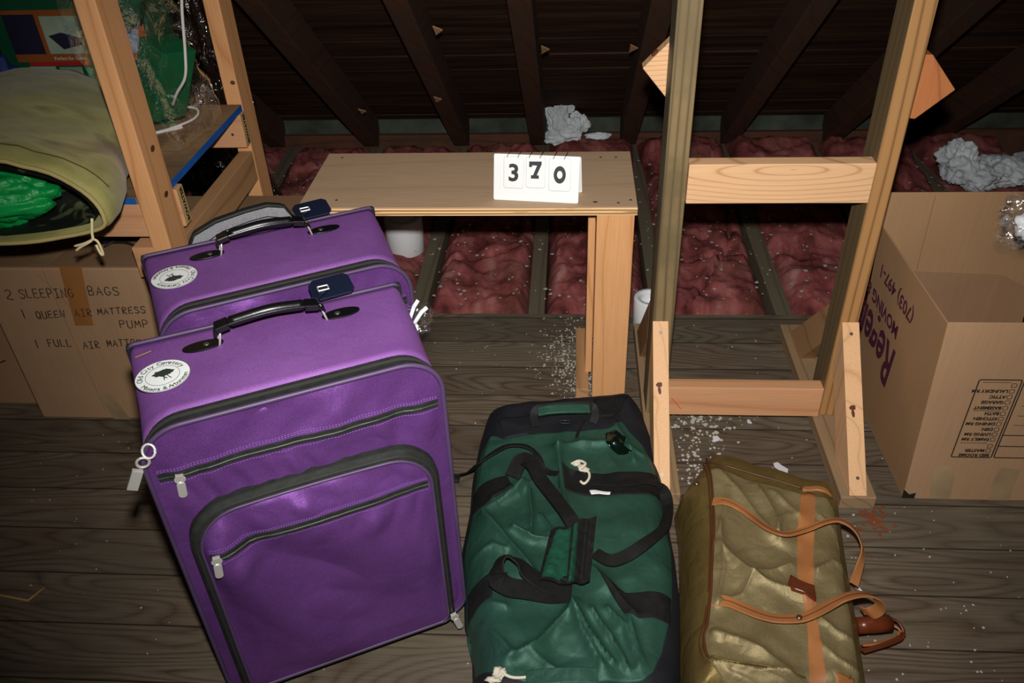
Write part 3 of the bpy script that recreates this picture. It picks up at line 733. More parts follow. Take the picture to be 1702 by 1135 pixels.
obj('drawcord', join(tube(catmull([cp, cp+Vector((-.008, -.004, -.030)), cp+Vector((-.012, -.006, -.045)), cp+Vector((-.04, -.008, -.060)), cp+Vector((-.052, -.008, -.068))], 5), .0028, 7),
                     tube(catmull([cp+Vector((-.012, -.006, -.045)), cp+Vector((-.030, -.008, -.052)), cp+Vector((-.052, -.008, -.058))], 5), .0026, 7),
                     tube(catmull([cp+Vector((-.012, -.006, -.042)), cp+Vector((.0, -.008, -.048)), cp+Vector((.002, -.008, -.075)), cp+Vector((-.003, -.008, -.076)), cp+Vector((-.006, -.008, -.055))], 5), .0026, 7)), 'cord', t, smooth=True)
# folded tarp in the mouth
def tarp():
    V = []; fs = []; nu, nv = 90, 60
    for b in range(nv+1):
        for a in range(nu):
            th = math.pi*b/nv; ph = 2*math.pi*a/nu
            d = Vector((math.sin(th)*math.cos(ph), math.sin(th)*math.sin(ph), math.cos(th)))
            rid = abs(nz(d.x*1.3+3, d.y*1.6, d.z*2.4)); rid2 = abs(nz(d.x*2.5, d.y*4+5, d.z*4))
            k = 1-.55*max(0, .20-rid)-.35*max(0, .12-rid2)+.10*nz(*(d*2))
            V.append((-1.235+d.x*.195*k, 1.50+d.y*.066*k, .783+d.z*.070*k))
    for b in range(nv):
        for a in range(nu): fs.append((b*nu+a, b*nu+(a+1) % nu, (b+1)*nu+(a+1) % nu, (b+1)*nu+a))
    return V, fs
o = obj('folded_tarp', tarp(), 'tarp', at=(-1.25, 1.5, .70), smooth=True); tag(o, 'bright green folded tarp stuffed inside the mouth of the olive sack', 'tarp')

# printed mattress carton
t = root('printed_carton', 'green and orange printed carton standing behind the olive sack', 'box', (-1.29, 2.15, .7), 0)
obj('carton', box(-1.47, -1.06, 2.105, 2.24, .7, 1.16), 'print_g', t, bevel=.002)
yy = 2.1045
def lab(name, x0, x1, z0, z1, mat, par=t, d=0): return obj(name, box(x0, x1, yy-.0006-d, yy-d, z0, z1), mat, par)
lab('photo_frame', -1.43, -1.07, .872, 1.000, 'print_o')
lab('room_photo', -1.335, -1.235, .892, .985, 'print_p', d=.0008)
lab('side_photo', -1.43, -1.347, .892, .99, 'print_d', d=.0008)
lab('side_photo', -1.222, -1.09, .892, .985, plain('bluish photo', '#6a7c92', .5), d=.0008)
obj('mattress_picture', prism([Vector((x, yy-.0018, z)) for x, z in ((-1.325, .937), (-1.29, .945), (-1.238, .93), (-1.24, .915), (-1.295, .903))], (0, .0004, 0)), 'print_d', t)
lab('red_band', -1.40, -1.13, .862, .871, 'print_r')
lab('thumb_photo', -1.405, -1.335, .800, .860, 'print_p'); lab('thumb_photo', -1.325, -1.265, .800, .858, 'print_p'); lab('thumb_photo', -1.255, -1.195, .80, .856, plain('green photo', '#2c8a62', .5))
lab('red_logo', -1.39, -1.30, 1.030, 1.05, 'print_r'); lab('logo_rim', -1.395, -1.295, 1.026, 1.054, 'print_w', d=-.0003)
lab('red_logo', -1.232, -1.12, 1.008, 1.035, 'print_r')
obj('lettering', join(text('Perfect for Guests', .012, frame_m((-1.285, yy-.0010, .8765), (1, 0, 0), (0, 0, 1))),
                      text('Use Filter', .013, frame_m((-1.175, yy-.0010, .8765), (1, 0, 0), (0, 0, 1))),
                      text('Do', .020, frame_m((-1.205, yy-.0010, 1.014), (1, 0, 0), (0, 0, 1)))), 'print_w', t)
# dark bag and blue bundle in the corner
o = obj('black_bag', clump('', (-1.80, 2.0, .93), .13, .10, .19, 12, 50), 'darkbag', at=(-1.78, 2.0, .72), smooth=True); tag(o, 'black cloth bag in the dark top left corner beside the carton', 'bag')
o = obj('blue_bundle', clump('', (-1.53, 2.06, .83), .10, .035, .11, 14, 50), 'bluebag', at=(-1.53, 2.06, .72), smooth=True); tag(o, 'dark blue cloth bundle behind the left end of the olive sack', 'bundle')

# clear vinyl bag holding a green carton
t = root('clear_vinyl_bag', 'clear zip-up vinyl bag with white piping on the shelf', 'bag', (-1.04, 2.0, .7))
V = []; fs = []; nu, nv = 56, 40
for b in range(nv+1):
    for a in range(nu):
        v = b/nv; ph = 2*math.pi*a/nu; c, s = math.cos(ph), math.sin(ph)
        x = -1.035+(abs(c)**.45)*(1 if c > 0 else -1)*(.085+.0*v); y = 2.06+(abs(s)**.45)*(1 if s > 0 else -1)*.145
        z = .702+.40*v; kx = .016*nz(x*14, y*14, z*14)+.01*nz(x*30, y*30, z*30)
        x += kx - .02*v; y += kx-.10*v; V.append((x, y, z))
for b in range(nv):
    for a in range(nu): fs.append((b*nu+a, b*nu+(a+1) % nu, (b+1)*nu+(a+1) % nu, (b+1)*nu+a))
obj('film', (V, fs), 'film', t, smooth=True)
wp = catmull([(-.835, 1.86, 1.11), (-.862, 1.885, 1.04), (-.885, 1.90, .95), (-.905, 1.91, .89), (-.945, 1.93, .845), (-.985, 1.97, .80)], 6)
obj('piping', tube(wp, .0035, 7), plain('white piping', '#d8d4cc', .5), t, smooth=True)
wp = catmull([(-1.11, 2.02, .706), (-1.06, 2.055, .706), (-1.015, 2.13, .707), (-1.03, 2.19, .712), (-1.10, 2.205, .716), (-1.15, 2.20, .715)], 6)
obj('piping', tube(wp, .0035, 7), bpy.data.materials['white piping'], t, smooth=True)
obj('film_flap', ribbon([Vector((-1.12, 2.06, .703)), Vector((-1.05, 2.11, .7035))], .10, .001, (0, 0, 1)), 'film', t)
gm = Matrix.Translation((-1.01, 2.02, .86)) @ Matrix.Rotation(R(-28), 4, 'Z') @ Matrix.Rotation(R(-10), 4, 'X') @ Matrix.Rotation(R(22), 4, 'Y')
o = obj('green_carton', xf(box(-.042, .042, -.05, .05, -.10, .085), gm), 'greenbox', at=(-1.01, 2.02, .72), bevel=.003); tag(o, 'dark green carton inside the clear vinyl bag', 'box')
o = obj('green_pouch', clump('', (-1.06, 2.03, 1.08), .055, .05, .09, 21, 40), 'print_g', at=(-1.06, 2.03, 1.0), smooth=True); tag(o, 'dark green pouch on top of the carton in the clear bag', 'pouch')

# tall bundle wrapped in glossy black film
V = []; fs = []; nu, nv = 80, 120
for b in range(nv+1):
    for a in range(nu):
        v = b/nv; ph = 2*math.pi*a/nu; z = -.03+1.05*v
        r_ = .170-.080*v; wv = .014*abs(nz(math.cos(ph)*4, math.sin(ph)*4, z*9))+.03*nz(math.cos(ph)*2, math.sin(ph)*2, z*4)
        cx = -1.135-.01*v; V.append((cx+(r_+wv)*math.cos(ph), 2.62-.20*v+(r_+wv)*.6*math.sin(ph), z))
for b in range(nv):
    for a in range(nu): fs.append((b*nu+a, b*nu+(a+1) % nu, (b+1)*nu+(a+1) % nu, (b+1)*nu+a))
fs += [tuple(range(nu)), tuple(range(len(V)-nu, len(V)))]
o = obj('wrapped_bundle', (V, fs), 'foil', at=(-1.12, 2.66, -.1), smooth=True); tag(o, 'tall bundle in crinkled glossy black plastic behind the rear shelf post', 'bundle')

# ------------------------------------------------------------------ cardboard boxes at the left
t = root('cardboard_box', 'closed cardboard box with handwritten camping list beside purple suitcases', 'box', (-1.2, 1.85, 0))
bx = (-1.478, -.985, 1.71, 2.1, 0, .487)
obj('box_body', box(*bx), 'card', t, bevel=.004)
obj('top_flap', box(bx[0], bx[1], 1.712, 1.87, .488, .491), 'card_dk', t); obj('top_flap', box(bx[0], bx[1], 1.874, 2.098, .488, .491), 'card_dk', t)
mw = frame_m((0, 1.7093, 0), (1, 0, 0), (0, 0, 1))
hw = (handwriting('2', (-1.425, .398), .026, .024, mw), handwriting('SLEEPING', (-1.388, .400), .026, .0185, mw, .02), handwriting('BAGS', (-1.205, .410), .025, .0215, mw, -.02),
          handwriting('1', (-1.405, .338), .028, .012, mw), handwriting('QUEEN', (-1.368, .338), .021, .0165, mw, .06), handwriting('AIR', (-1.262, .345), .020, .0165, mw, .04), handwriting('MATTRESS', (-1.200, .350), .019, .0165, mw, .06),
          handwriting('PUMP', (-1.155, .310), .022, .0205, mw, .04), handwriting('1', (-1.405, .245), .026, .012, mw), handwriting('FULL', (-1.370, .248), .023, .0175, mw, .02), handwriting('AIR', (-1.275, .243), .022, .0165, mw, .04), handwriting('MATTRESS', (-1.208, .250), .021, .0165, mw, .03))
for d in hw: obj('handwriting', d, 'marker', t)
def pq(pts, Y, th): return prism([Vector(tuple(aty(x, y, Y))) for x, y in pts], (0, th, 0))
obj('tape', pq([(98, 444), (135, 444), (155, 541), (125, 541)], 1.7092, .0006), 'tape', t)
obj('tape', pq([(163, 655), (185, 655), (218, 698), (190, 698)], 1.7092, .0006), 'tapec', t)
obj('tape', prism([Vector((-1.34, 1.72, .4912)), Vector((-1.29, 1.72, .4912)), Vector((-1.26, 1.9, .4912)), Vector((-1.31, 1.9, .4912))], (0, 0, .0005)), 'tapec', t)
obj('crease', join(tube([Vector(tuple(aty(x, y, 1.709))) for x, y in ((60, 455), (78, 470), (88, 480), (105, 497), (118, 512))], .0008, 4), tube([Vector((-1.30, 1.709, .487)), Vector((-1.285, 1.709, .02))], .0006, 4)), 'card_dk', t)
t = root('cardboard_box', 'plain cardboard box at the left frame edge behind the handwritten box', 'box', (-1.9, 1.9, 0))
obj('box_body', box(-2.25, -1.485, 1.768, 2.15, 0, .47), 'card2', t, bevel=.004)
obj('crack', tube([Vector((-1.59, 1.767, .155)), Vector((-1.575, 1.767, .15)), Vector((-1.56, 1.767, .158))], .002, 5), 'marker', t)
t = root('cardboard_box', 'cardboard box with a tape strip standing under the shelf behind its front post', 'box', (-.9, 2.3, 0))
obj('box_body', box(-1.16, -.70, 2.12, 2.235, 0, .43), 'card_dk', t, bevel=.004); obj('tape', box(-1.08, -1.03, 2.1192, 2.12, .1, .43), 'tape', t)
o = obj('black_cable', join(tube(catmull([(-1.18, 1.80, .497), (-1.14, 1.83, .51), (-1.10, 1.86, .50), (-1.12, 1.93, .51), (-1.05, 2.0, .50)], 6), .003, 6), tube(catmull([(-1.2, 1.82, .497), (-1.13, 1.81, .505), (-1.08, 1.80, .50), (-1.05, 1.84, .52)], 6), .003, 6)), 'black', at=(-1.1, 1.85, .492), smooth=True)
tag(o, 'tangled black cable on top of the handwritten cardboard box', 'cable')

# ------------------------------------------------------------------ moving box at the right
t = root('moving_box', 'large open cardboard moving box with maroon lettering on its side', 'box', (1.0, 1.65, 0))
def panel(pts, th, name, mat='card', par=None): return obj(name, prism([Vector(p) for p in pts], th), mat, par or t, bevel=.0008)
X0, X1 = .800, 1.30
fr_ = panel([(X0, 1.463, 0), (X1, 1.463, 0), (X1+.02, 1.463, .508), (.773, 1.463, .508)], (0, .004, 0), 'front_wall')
panel([(X0-.01, 1.885, 0), (X1, 1.885, 0), (X1+.02, 1.885, .597), (.762, 1.885, .597)], (0, .004, 0), 'back_wall', 'card2')
lf = panel([(X0, 1.464, .001), (X0-.01, 1.884, .001), (.760, 1.884, .512), (.773, 1.464, .506)], (.004, 0, 0), 'side_wall', 'card2')
panel([(X1, 1.464, 0), (X1, 1.884, 0), (X1+.02, 1.884, .5), (X1+.02, 1.464, .5)], (.004, 0, 0), 'side_wall')
panel([(X0, 1.467, 0), (X1, 1.467, 0), (X1, 1.883, 0), (X0-.005, 1.883, 0)], (0, 0, .004), 'bottom', 'card_in')
panel([(.80, 1.876, .004), (1.085, 1.876, .004), (1.085, 1.876, .372), (.78, 1.876, .386)], (0, .004, 0), 'liner', 'card_in')
panel([(1.086, 1.876, .004), (1.18, 1.70, .004), (1.18, 1.70, .372), (1.086, 1.876, .372)], (.004, 0, 0), 'liner', 'card_dk')
obj('score_line', join(tube([aty(1524, 448, 1.884), aty(1555, 325, 1.884)], .0012, 4)), 'card_dk', t)
# room list, printed upside down
yf = 1.4624
def seg(x0, z0, x1, z1, w=.0011):
    a = Vector((x0, yf, z0)); b = Vector((x1, yf, z1)); d = (b-a).normalized(); n_ = Vector((-d.z, 0, d.x))*w
    return prism([a-n_, b-n_, b+n_, a+n_], (0, .0006, 0))
def rr_outline(x0, x1, z0, z1, r_, w): 
    P = rrect(x0, x1, z0, z1, r_, r_, 4); return [seg(P[i][0], P[i][1], P[(i+1) % len(P)][0], P[(i+1) % len(P)][1], w) for i in range(len(P))]
pr = rr_outline(.876, .9645, .137, .362, .004, .0013) + rr_outline(.970, 1.25, .137, .362, .004, .0013)
items = [('BED ROOMS', .144, 0), ('MASTER', .158, 1), ('', .172, 1), ('FAMILY RM', .192, 1), ('LIVING RM', .207, 1), ('DEN', .222, 1), ('DINING RM', .238, 1), ('KITCHEN', .253, 1), ('BATH', .268, 1), ('BASEMENT', .284, 1), ('GARAGE', .300, 1), ('ATTIC', .315, 1), ('LAUNDRY RM', .331, 1), ('', .347, 1)]
ds = list(pr)
for s, z, bxx in items:
    if bxx: ds += rr_outline(.947, .957, z-.005, z+.005, .002, .0006)
    if s: ds.append(text(s, .0115, frame_m((.944 if bxx else .958, yf+.0001, z+.004), (-1, 0, 0), (0, 0, -1)) , bold=.0004, align='LEFT', sx=1.05))
for z, xa in ((.181, .885), (.276, .888), (.355, .885)): ds.append(seg(xa, z, .944, z, .0005))
for z in (.172, .205): ds.append(seg(.970, z, 1.25, z, .0012))
for z in (.235, .262, .29, .32): ds.append(seg(.985, z, 1.25, z, .0005))
obj('room_list', join(*ds), 'marker', fr_)
def onfront(pts, d=.0008): return prism([aty(x, y, 1.463)-Vector((0, d, 0)) for x, y in pts], (0, .0005, 0))
obj('tape', onfront([(1557, 774), (1582, 776), (1587, 790), (1578, 828), (1545, 828), (1548, 795)]), 'tapec', fr_)
obj('tape', onfront([(1662, 776), (1696, 780), (1675, 834), (1640, 836), (1650, 800)]), 'tapec', fr_)
obj('black_tape', join(prism([Vector((.797, 1.4618, .002)), Vector((.826, 1.4618, .002)), Vector((.826, 1.4618, .020)), Vector((.812, 1.4618, .014)), Vector((.796, 1.4618, .030))], (0, .0006, 0))), 'black', fr_)
# maroon lettering on the side wall
def lm(y, z):   # text plane on the tilted left wall, text runs away from the viewer, upside down
    x = .7925 - .0 - .041*(z/.51)*(1) 
    f = (y-1.464)/.42; xb = .80-.010*f; xt = .773-.013*f; x = xb+(xt-xb)*z/.51 - .0009
    return frame_m((x, y, z), (-.03, 1, 0), (.06, 0, -1))
for d in (text('MOVING & STORAGE', .050, lm(1.672, .350), bold=.0012, align='LEFT', sx=.92), text('(703) 497-1', .050, lm(1.612, .432), bold=.0008, align='LEFT', sx=.95),
          text('Regency', .172, lm(1.655, .285), bold=.0035, shear=.25, align='LEFT', sx=.60)): obj('lettering', d, 'maroon', lf)
# wire in the box and bulb bag
o = obj('wire_hanger', tube(catmull([(1.25, 1.62, .43), (1.12, 1.64, .42), (1.06, 1.67, .40), (1.055, 1.66, .36), (1.09, 1.60, .32), (1.2, 1.55, .28), (1.27, 1.52, .27)], 6), .0045, 7), 'wire', at=(1.1, 1.62, .3), smooth=True)
tag(o, 'dark bent wire loop sticking up inside the open moving box', 'wire')
t = root('plastic_bag', 'crinkled clear plastic bag with a white bulb on the moving box', 'bag', (1.02, 1.72, .55))
bc = aty(1722, 372, 1.62)
obj('film', clump('', (bc.x+.012, bc.y, bc.z+.012), .088, .06, .058, 33, 70), 'film2', t, smooth=True)
o = obj('light_bulb', join(clump('', (bc.x-.008, bc.y, bc.z-.004), .030, .028, .027, 500, 30)), 'whitep', at=(bc.x, bc.y, bc.z-.03), smooth=True)
tag(o, 'round white bulb inside the clear plastic bag', 'bulb')

# ------------------------------------------------------------------ white rolls
def roll(c, r_, h, label):
    o = obj('white_canister', lathe([(r_*.96, 0), (r_, .004), (r_, h-.004), (r_*.96, h), (r_*.70, h), (r_*.64, h-.008), (r_*.60, h-.035), (r_*.2, h-.04)], 40, c), 'whitep', at=c, smooth=True, bevel=0)
    tag(o, label, 'canister', 'white round canisters')
roll((.250, 2.19, .0), .052, .105, 'white round canister on the floor between the table leg and rack post')
roll((-.615, 2.74, -.04), .070, .14, 'white round canister on the insulation under the table beside the suitcase')

# ------------------------------------------------------------------ grey padded bag behind the suitcases
C2 = Vector((-.5895, 1.4175, 0)); A2 = R(27.5)
t = root('grey_padded_bag', 'grey lined bag panel with black rim behind the rear suitcase', 'bag', (-.70, 1.72, 0), A2)
gx0, gx1, gt = -.145, .24, .700
prof = [(-.205, .05), (-.205, .50), (-.195, .575), (-.172, .615), (-.12, .635), (-.05, .645), (.0, .648), (.035, .638), (.055, .60), (.06, .56), (.06, .05)]
prof = [(p.x, p.y) for p in resample([Vector((a, b, 0)) for a, b in prof], .012)]
def gy(x, z, r_): return (x, -.005 - .010*(1-r_**4) + .004*nz(x*30, z*14, 2)*(1-r_**6), z)
obj('lining_panel', patch(prof, gy, 24, (-.05, .34)), 'grey', t, world=False, smooth=True)
obj('rim', tube([Vector((x, .006, z)) for x, z in resample([Vector((a, b, 0)) for a, b in prof], .01) and [(p[0], p[1]) for p in prof]], .006, 8, True), 'black', t, world=False, smooth=True)
obj('back_shell', prism([Vector((x, .012, z)) for x, z in prof], (0, .02, 0)), 'black', t, world=False, bevel=.006)
obj('seam', tube([Vector((-.05+(x+.05)*.86, -.017, z-.016)) for x, z in prof if z > .44], .0009, 5), 'charcoal', t, world=False)

# ------------------------------------------------------------------ suitcases
def suitcase(label, C, ang, flip, tagpos, extras=False):
    t = root('suitcase', label, 'suitcase', (C[0], C[1], 0), ang, 'purple suitcases')
    w, zb, zt = .238, .035, .69
    def ringy(y, dx, rt, rb, dz=0, wr=0):
        pts = rrect(-w+dx, w-dx, zb+dx, zt-dx+dz, rt, rb, 9); pts = resample([Vector((a, b, 0)) for a, b in pts], .03)
        return pts
    # loft with equal counts: sample a fine rounded rectangle by index
    def rr(y, ins, rt, rb, amp=0):
        P = []
        for (a, b) in rrect(-w+ins, w-ins, zb+ins, zt-ins, rt, rb, 9): P.append((a, b))
        # add points along the straight sides
        out = []; n = len(P)
        for i in range(n):
            a, b = P[i], P[(i+1) % n]; k = 14 if (i % 10) == 9 else 1
            for j in range(k):
                x = a[0]+(b[0]-a[0])*j/k; z = a[1]+(b[1]-a[1])*j/k
                cxx = x/w; q = amp*(.004*nz(x*8+C[0]*9, y*10, z*8)+.006*nz(x*3, y*3+C[1]*5, z*4)) 
                s = -1 if z > zt-.1 else 0
                z2 = z + (q-.003*amp*max(0, 1-cxx*cxx)*0) if z > zt-.03 else z
                x2 = x + (q if x > 0 else -q) if z < zt-.03 else x
                out.append((x2, y, z2))
        return out
    L = []
    for k in range(15):
        u = k/14; y = .10-.212*u; L.append(rr(y, .001, .012+.058*u**1.3, .02+.02*u, math.sin(math.pi*u)))
    obj('case_body', loft([rr(.10, .012, .01, .015)]+L, True, True), 'purple', t, world=False, smooth=True)
    obj('zipper_tape', loft([rr(-.112, .0035, .068, .04), rr(-.141, .0035, .068, .04)]), 'ztape', t, world=False, smooth=True)
    obj('zipper_teeth', tube([Vector(p) for p in rr(-.126, .002, .068, .04)], .0028, 6, True), 'teeth', t, world=False)
    obj('front_frame', loft([rr(-.141, .0025, .068, .04), rr(-.149, .001, .069, .04), rr(-.150, .02, .06, .035)]), 'purple2', t, world=False, smooth=True)
    obj('piping', tube([Vector(p) for p in rr(-.150, .000, .068, .04)], .0042, 8, True), 'piping', t, world=False, smooth=True)
    obj('back_piping', tube([Vector(p) for p in rr(.10, -.001, .012, .02)], .004, 8, True), 'piping', t, world=False, smooth=True)
    cl = []
    for sx_ in (-1, 1):
        cl.append(box(sx_*w-.003, sx_*w+.0045, .094, .1055, zt-.035, zt+.001)); cl.append(box(sx_*(w-.006)-.008, sx_*(w-.006)+.008, .097, .1055, zt-.004, zt+.003))
        cl.append(box(sx_*(w)-.004, sx_*(w)+.0045, -.153, -.144, .09, .16))
    obj('corner_guard', join(*cl), 'black', t, world=False, bevel=.003)
    # front panel, soft and wrinkled
    P = [(p[0], p[2]) for p in rr(0, .004, .066, .038)]
    P = [(p.x, p.y) for p in resample([Vector((a, b, 0)) for a, b in P], .012)]
    sd = C[0]*10
    def fp(x, z, r_):
        e = min(1, (1-r_)*7)**.6
        wr = .004*nz(x*34+sd, z*10, 1)+.014*nz(x*10, z*4+sd, 2)
        wr += .009*math.exp(-((z-.565)/.035)**2)*(abs(nz(x*26+z*9, z*5, sd))*2-.5) + .006*math.exp(-((z-.645)/.03)**2)*nz(x*24-z*14, z*4, 8)
        return (x, -.151-.012*min(1, (1-r_)*4)-(wr)*e, z)
    fdat = patch(P, fp, 46, (0, .36)); fbv = BVHTree.FromPolygons([tuple(v) for v in fdat[0]], fdat[1])
    fpn = obj('front_panel', fdat, 'purple2', t, world=False, smooth=True)
    zz = lambda x: .600+.008*(1-(x/.225)**2)
    def zipper(x0, x1, fz, yb, par, yfun):
        n = 30; pts = [Vector((x0+(x1-x0)*i/n, yfun(x0+(x1-x0)*i/n, fz(x0+(x1-x0)*i/n)), fz(x0+(x1-x0)*i/n))) for i in range(n+1)]
        zt_ = obj('zipper', ribbon(pts, .016, .0015, (0, -1, 0)), 'ztape', par, world=False)
        obj('teeth', tube([p+Vector((0, -.0018, 0)) for p in pts], .0016, 6), 'teeth', zt_, world=False)
        st = []
        for dz in (.011, .0145, -.011):
            for i in range(90):
                a = x0+(x1-x0)*i/90; b = a+(x1-x0)/90*.6
                st.append(tube([Vector((a, yfun(a, fz(a)+dz)-.0004, fz(a)+dz)), Vector((b, yfun(b, fz(b)+dz)-.0004, fz(b)+dz))], .00045, 4))
        tag(obj('stitching', join(*st), 'stitch', zt_, world=False), kind='stuff')
        return pts
    def yfp(x, z): 
        h_ = fbv.ray_cast(Vector((x, -1, z)), Vector((0, 1, 0))); return (h_[0].y if h_[0] else -.155)-.0012
    zp = zipper(-.224, .226, zz, 0, fpn, yfp)
    # pocket: raised panel with a wide black zipped gusset
    po = rrect(-.212, .208, .055, .535, .075, .02, 9); po = [(p.x, p.y) for p in resample([Vector((a, b, 0)) for a, b in po], .010)]
    def archy(x, z): return z + (.010*(1-(x/.21)**2) if z > .45 else 0)*((z-.45)/.085 if z > .45 else 0)
    pin = [(x*.93, .060+(z-.055)*.952) for x, z in po]
    n = len(po); ro = [(x, -.160, archy(x, z)) for x, z in po]; ri = [(x, -.178, archy(x, z)) for x, z in po]; rj = [(x, -.180, archy(x, z)) for x, z in pin]
    ro2 = [(x*1.0, -.170, archy(x, z)) for x, z in po]
    gb = obj('pocket_gusset', loft([ro, ro2, ri, rj]), 'ztape', t, world=False, smooth=True)
    mid = [((a[0]+b[0])/2, -.1805, (a[2]+b[2])/2) for a, b in zip(ri, rj)]
    obj('teeth', tube([Vector(p) for p in mid], .0022, 6, True), 'teeth', gb, world=False)
    def pk(x, z, r_):
        z2 = archy(x, z); e = min(1, (1-r_)*8)**.6
        wr = .020*nz(x*8+z*1.5+2+sd, z*3.2, 3)+.013*(abs(nz(x*7+z*4, z*4, 14))*2)+.002*nz(x*28, z*10, 4+sd)+.008*math.exp(-((z-.49)/.022)**2)*(abs(nz(x*24+z*8, z*5, 6))*2-.4)+.007*math.exp(-((z-.415)/.03)**2)*(abs(nz(x*22-z*8, z*6, 9))*2-.4)
        return (x, -.180-.006*min(1, (1-r_)*5)-wr*e, z2)
    pdat = patch(pin, pk, 46, (0, .30)); pbv = BVHTree.FromPolygons([tuple(v) for v in pdat[0]], pdat[1])
    pp_ = obj('pocket_panel', pdat, 'purple2', t, world=False, smooth=True)
    obj('pocket_piping', tube([Vector(p) for p in rj], .003, 7, True), 'piping', t, world=False, smooth=True)
    z3 = lambda x: .448+.009*(1-(x/.19)**2)
    def ypk(x, z):
        h_ = pbv.ray_cast(Vector((x, -1, z)), Vector((0, 1, 0))); return (h_[0].y if h_[0] else -.182)-.0012
    zipper(-.186, .186, z3, 0, pp_, ypk)
    # pulls
    def pull(x, y, z, rot=0, ln=.036):
        m = Matrix.Translation((x, y, z)) @ Matrix.Rotation(rot, 4, 'Y')
        d = join(xf(tube([Vector((.007*math.cos(a), -.003, .006*math.sin(a))) for a in [2*math.pi*k/14 for k in range(14)]], .0022, 6, True), m),
                 xf(prism([Vector((a, -.003, b)) for a, b in rrect(-.0065, .0065, -ln, -.006, .003, .006, 4)], (0, -.0025, 0)), m), xf(box(-.006, .006, -.005, .002, -.003, .009), m))
        return obj('zipper_pull', d, 'chrome', t, world=False, bevel=.0006)
    pull(-.194, yfp(-.194, .585)-.002, .597, .1); pull(-.178, ypk(-.178, .44)-.002, .449, .1); pull(.204, -.186, .072, -.25, .04)
    if extras: obj('zipper_pull', join(tube([Vector((-.222+.009*math.cos(a), -.158+.006*math.sin(a), .662+.009*math.sin(a))) for a in [2*math.pi*k/14 for k in range(14)]], .0025, 6, True),
        tube([Vector((-.234+.009*math.cos(a), -.163, .648+.009*math.sin(a))) for a in [2*math.pi*k/14 for k in range(14)]], .0025, 6, True),
        xf(box(-.008, .008, -.004, .004, -.045, -.008), Matrix.Translation((-.240, -.166, .646)) @ Matrix.Rotation(R(28), 4, 'Y'))), 'chrome', t, world=False, bevel=.001)
    # top handle
    yh = .043
    for sx_ in (-1, 1):
        P = [(math.cos(R(a))*.034*(1.0) , math.sin(R(a))*.0145) for a in range(0, 360, 15)]
        P = [Vector((sx_*.118+a, yh+b, zt+.0012)) for a, b in P]
        pt = obj('handle_patch', prism(P, (0, 0, .003)), 'leather', t, world=False, bevel=.001)
        obj('rivet', xf(lathe([(.0055, 0), (.005, .0015), (.002, .0025)], 14), Matrix.Translation((sx_*.112, yh, zt+.004))), 'steel', pt, world=False, smooth=True)
        lp = [Vector((sx_*.089, yh+.011*math.cos(a), zt+.012+.016*math.sin(a))) + Vector((-sx_*.004*math.sin(a), 0, 0)) for a in [2*math.pi*k/16 for k in range(16)]]
        obj('handle_loop', tube(lp, .002, 7, True), 'chrome', t, world=False, smooth=True)
    hp = catmull([(-.094, yh, zt+.018), (-.088, yh, zt+.030), (-.066, yh, zt+.036), (0, yh-.002, zt+.042), (.058, yh, zt+.036), (.080, yh, zt+.028), (.090, yh, zt+.018)], 5)
    hd = obj('handle', ribbon(hp, .022, .005, (0, 0, 1)), 'leather', t, world=False, bevel=.0015)
    gp = catmull([(-.066, yh, zt+.037), (0, yh-.002, zt+.0435), (.056, yh, zt+.037)], 8)
    obj('handle_grip', tube(gp, .0098, 12), 'leather', hd, world=False, smooth=True)
    for s1 in (-.080, .070): obj('handle_keeper', xf(box(-.012, .012, -.013, .013, -.005, .007), Matrix.Translation((s1, yh, zt+.032)) @ Matrix.Rotation(R(12) if s1 > 0 else R(-12), 4, 'Y')), 'leather', hd, world=False, bevel=.002)
    # sticker
    smt = Matrix.Translation((-.186, -.018, zt+.0015+.002)) @ Matrix.Rotation(R(180 if flip else 0) + R(4), 4, 'Z')
    sk = obj('sticker', disc(40, .043, .043, .0006, smt), 'sticker', t, world=False)
    m2 = smt @ Matrix.Translation((0, 0, .0008))
    ar = join(text('Old City Cemetery', .0128, m2, arc=(.0308, 180, -9.8, True), th=.0002), text('Museums & Arboretum', .0120, m2, arc=(.0397, 212, 7.1, False), th=.0002),
              ring2(.0262, .0268, .0003, m2), ring2(.0422, .043, .0003, m2))
    tree = clump('', (0.002, .006, .0002), .015, .0085, .0004, 3, 30)
    tr_ = join(xf(tree, m2), xf(tube([Vector((0, .002, .0004)), Vector((.002, -.006, .0004)), Vector((.001, -.014, .0004))], .0009, 5), m2), xf(tube([Vector((.006, .002, .0004)), Vector((.008, -.006, .0004)), Vector((.012, -.013, .0004))], .0008, 5), m2), xf(tube([Vector((.0, -.004, .0004)), Vector((.006, -.011, .0004))], .0008, 5), m2))
    obj('sticker_print', join(ar, tr_), 'sticker_g', sk, world=False)
    # luggage tag
    tx, ty, ta = tagpos
    tm = Matrix.Translation((tx, ty, zt+.024)) @ Matrix.Rotation(ta, 4, 'Z') @ Matrix.Rotation(R(12), 4, 'X')
    tg = obj('luggage_tag', xf(prism([Vector((a, b, 0)) for a, b in [(-.024, -.028), (.034, -.028), (.042, -.018), (.042, .018), (.034, .026), (-.024, .026), (-.034, .014), (-.034, -.016)]], (0, 0, .004)), tm), 'navy', t, world=False, bevel=.0012)
    st_ = catmull([Vector((.077, yh, zt+.020)), Vector((.080, yh+.012, zt+.036)), Vector((tx-.012, ty-.022, zt+.034)), Vector((tx-.006, ty-.004, zt+.032))], 5)
    obj('tag_strap', ribbon(st_, .013, .003, (0, 0, 1)), 'navy', tg, world=False)
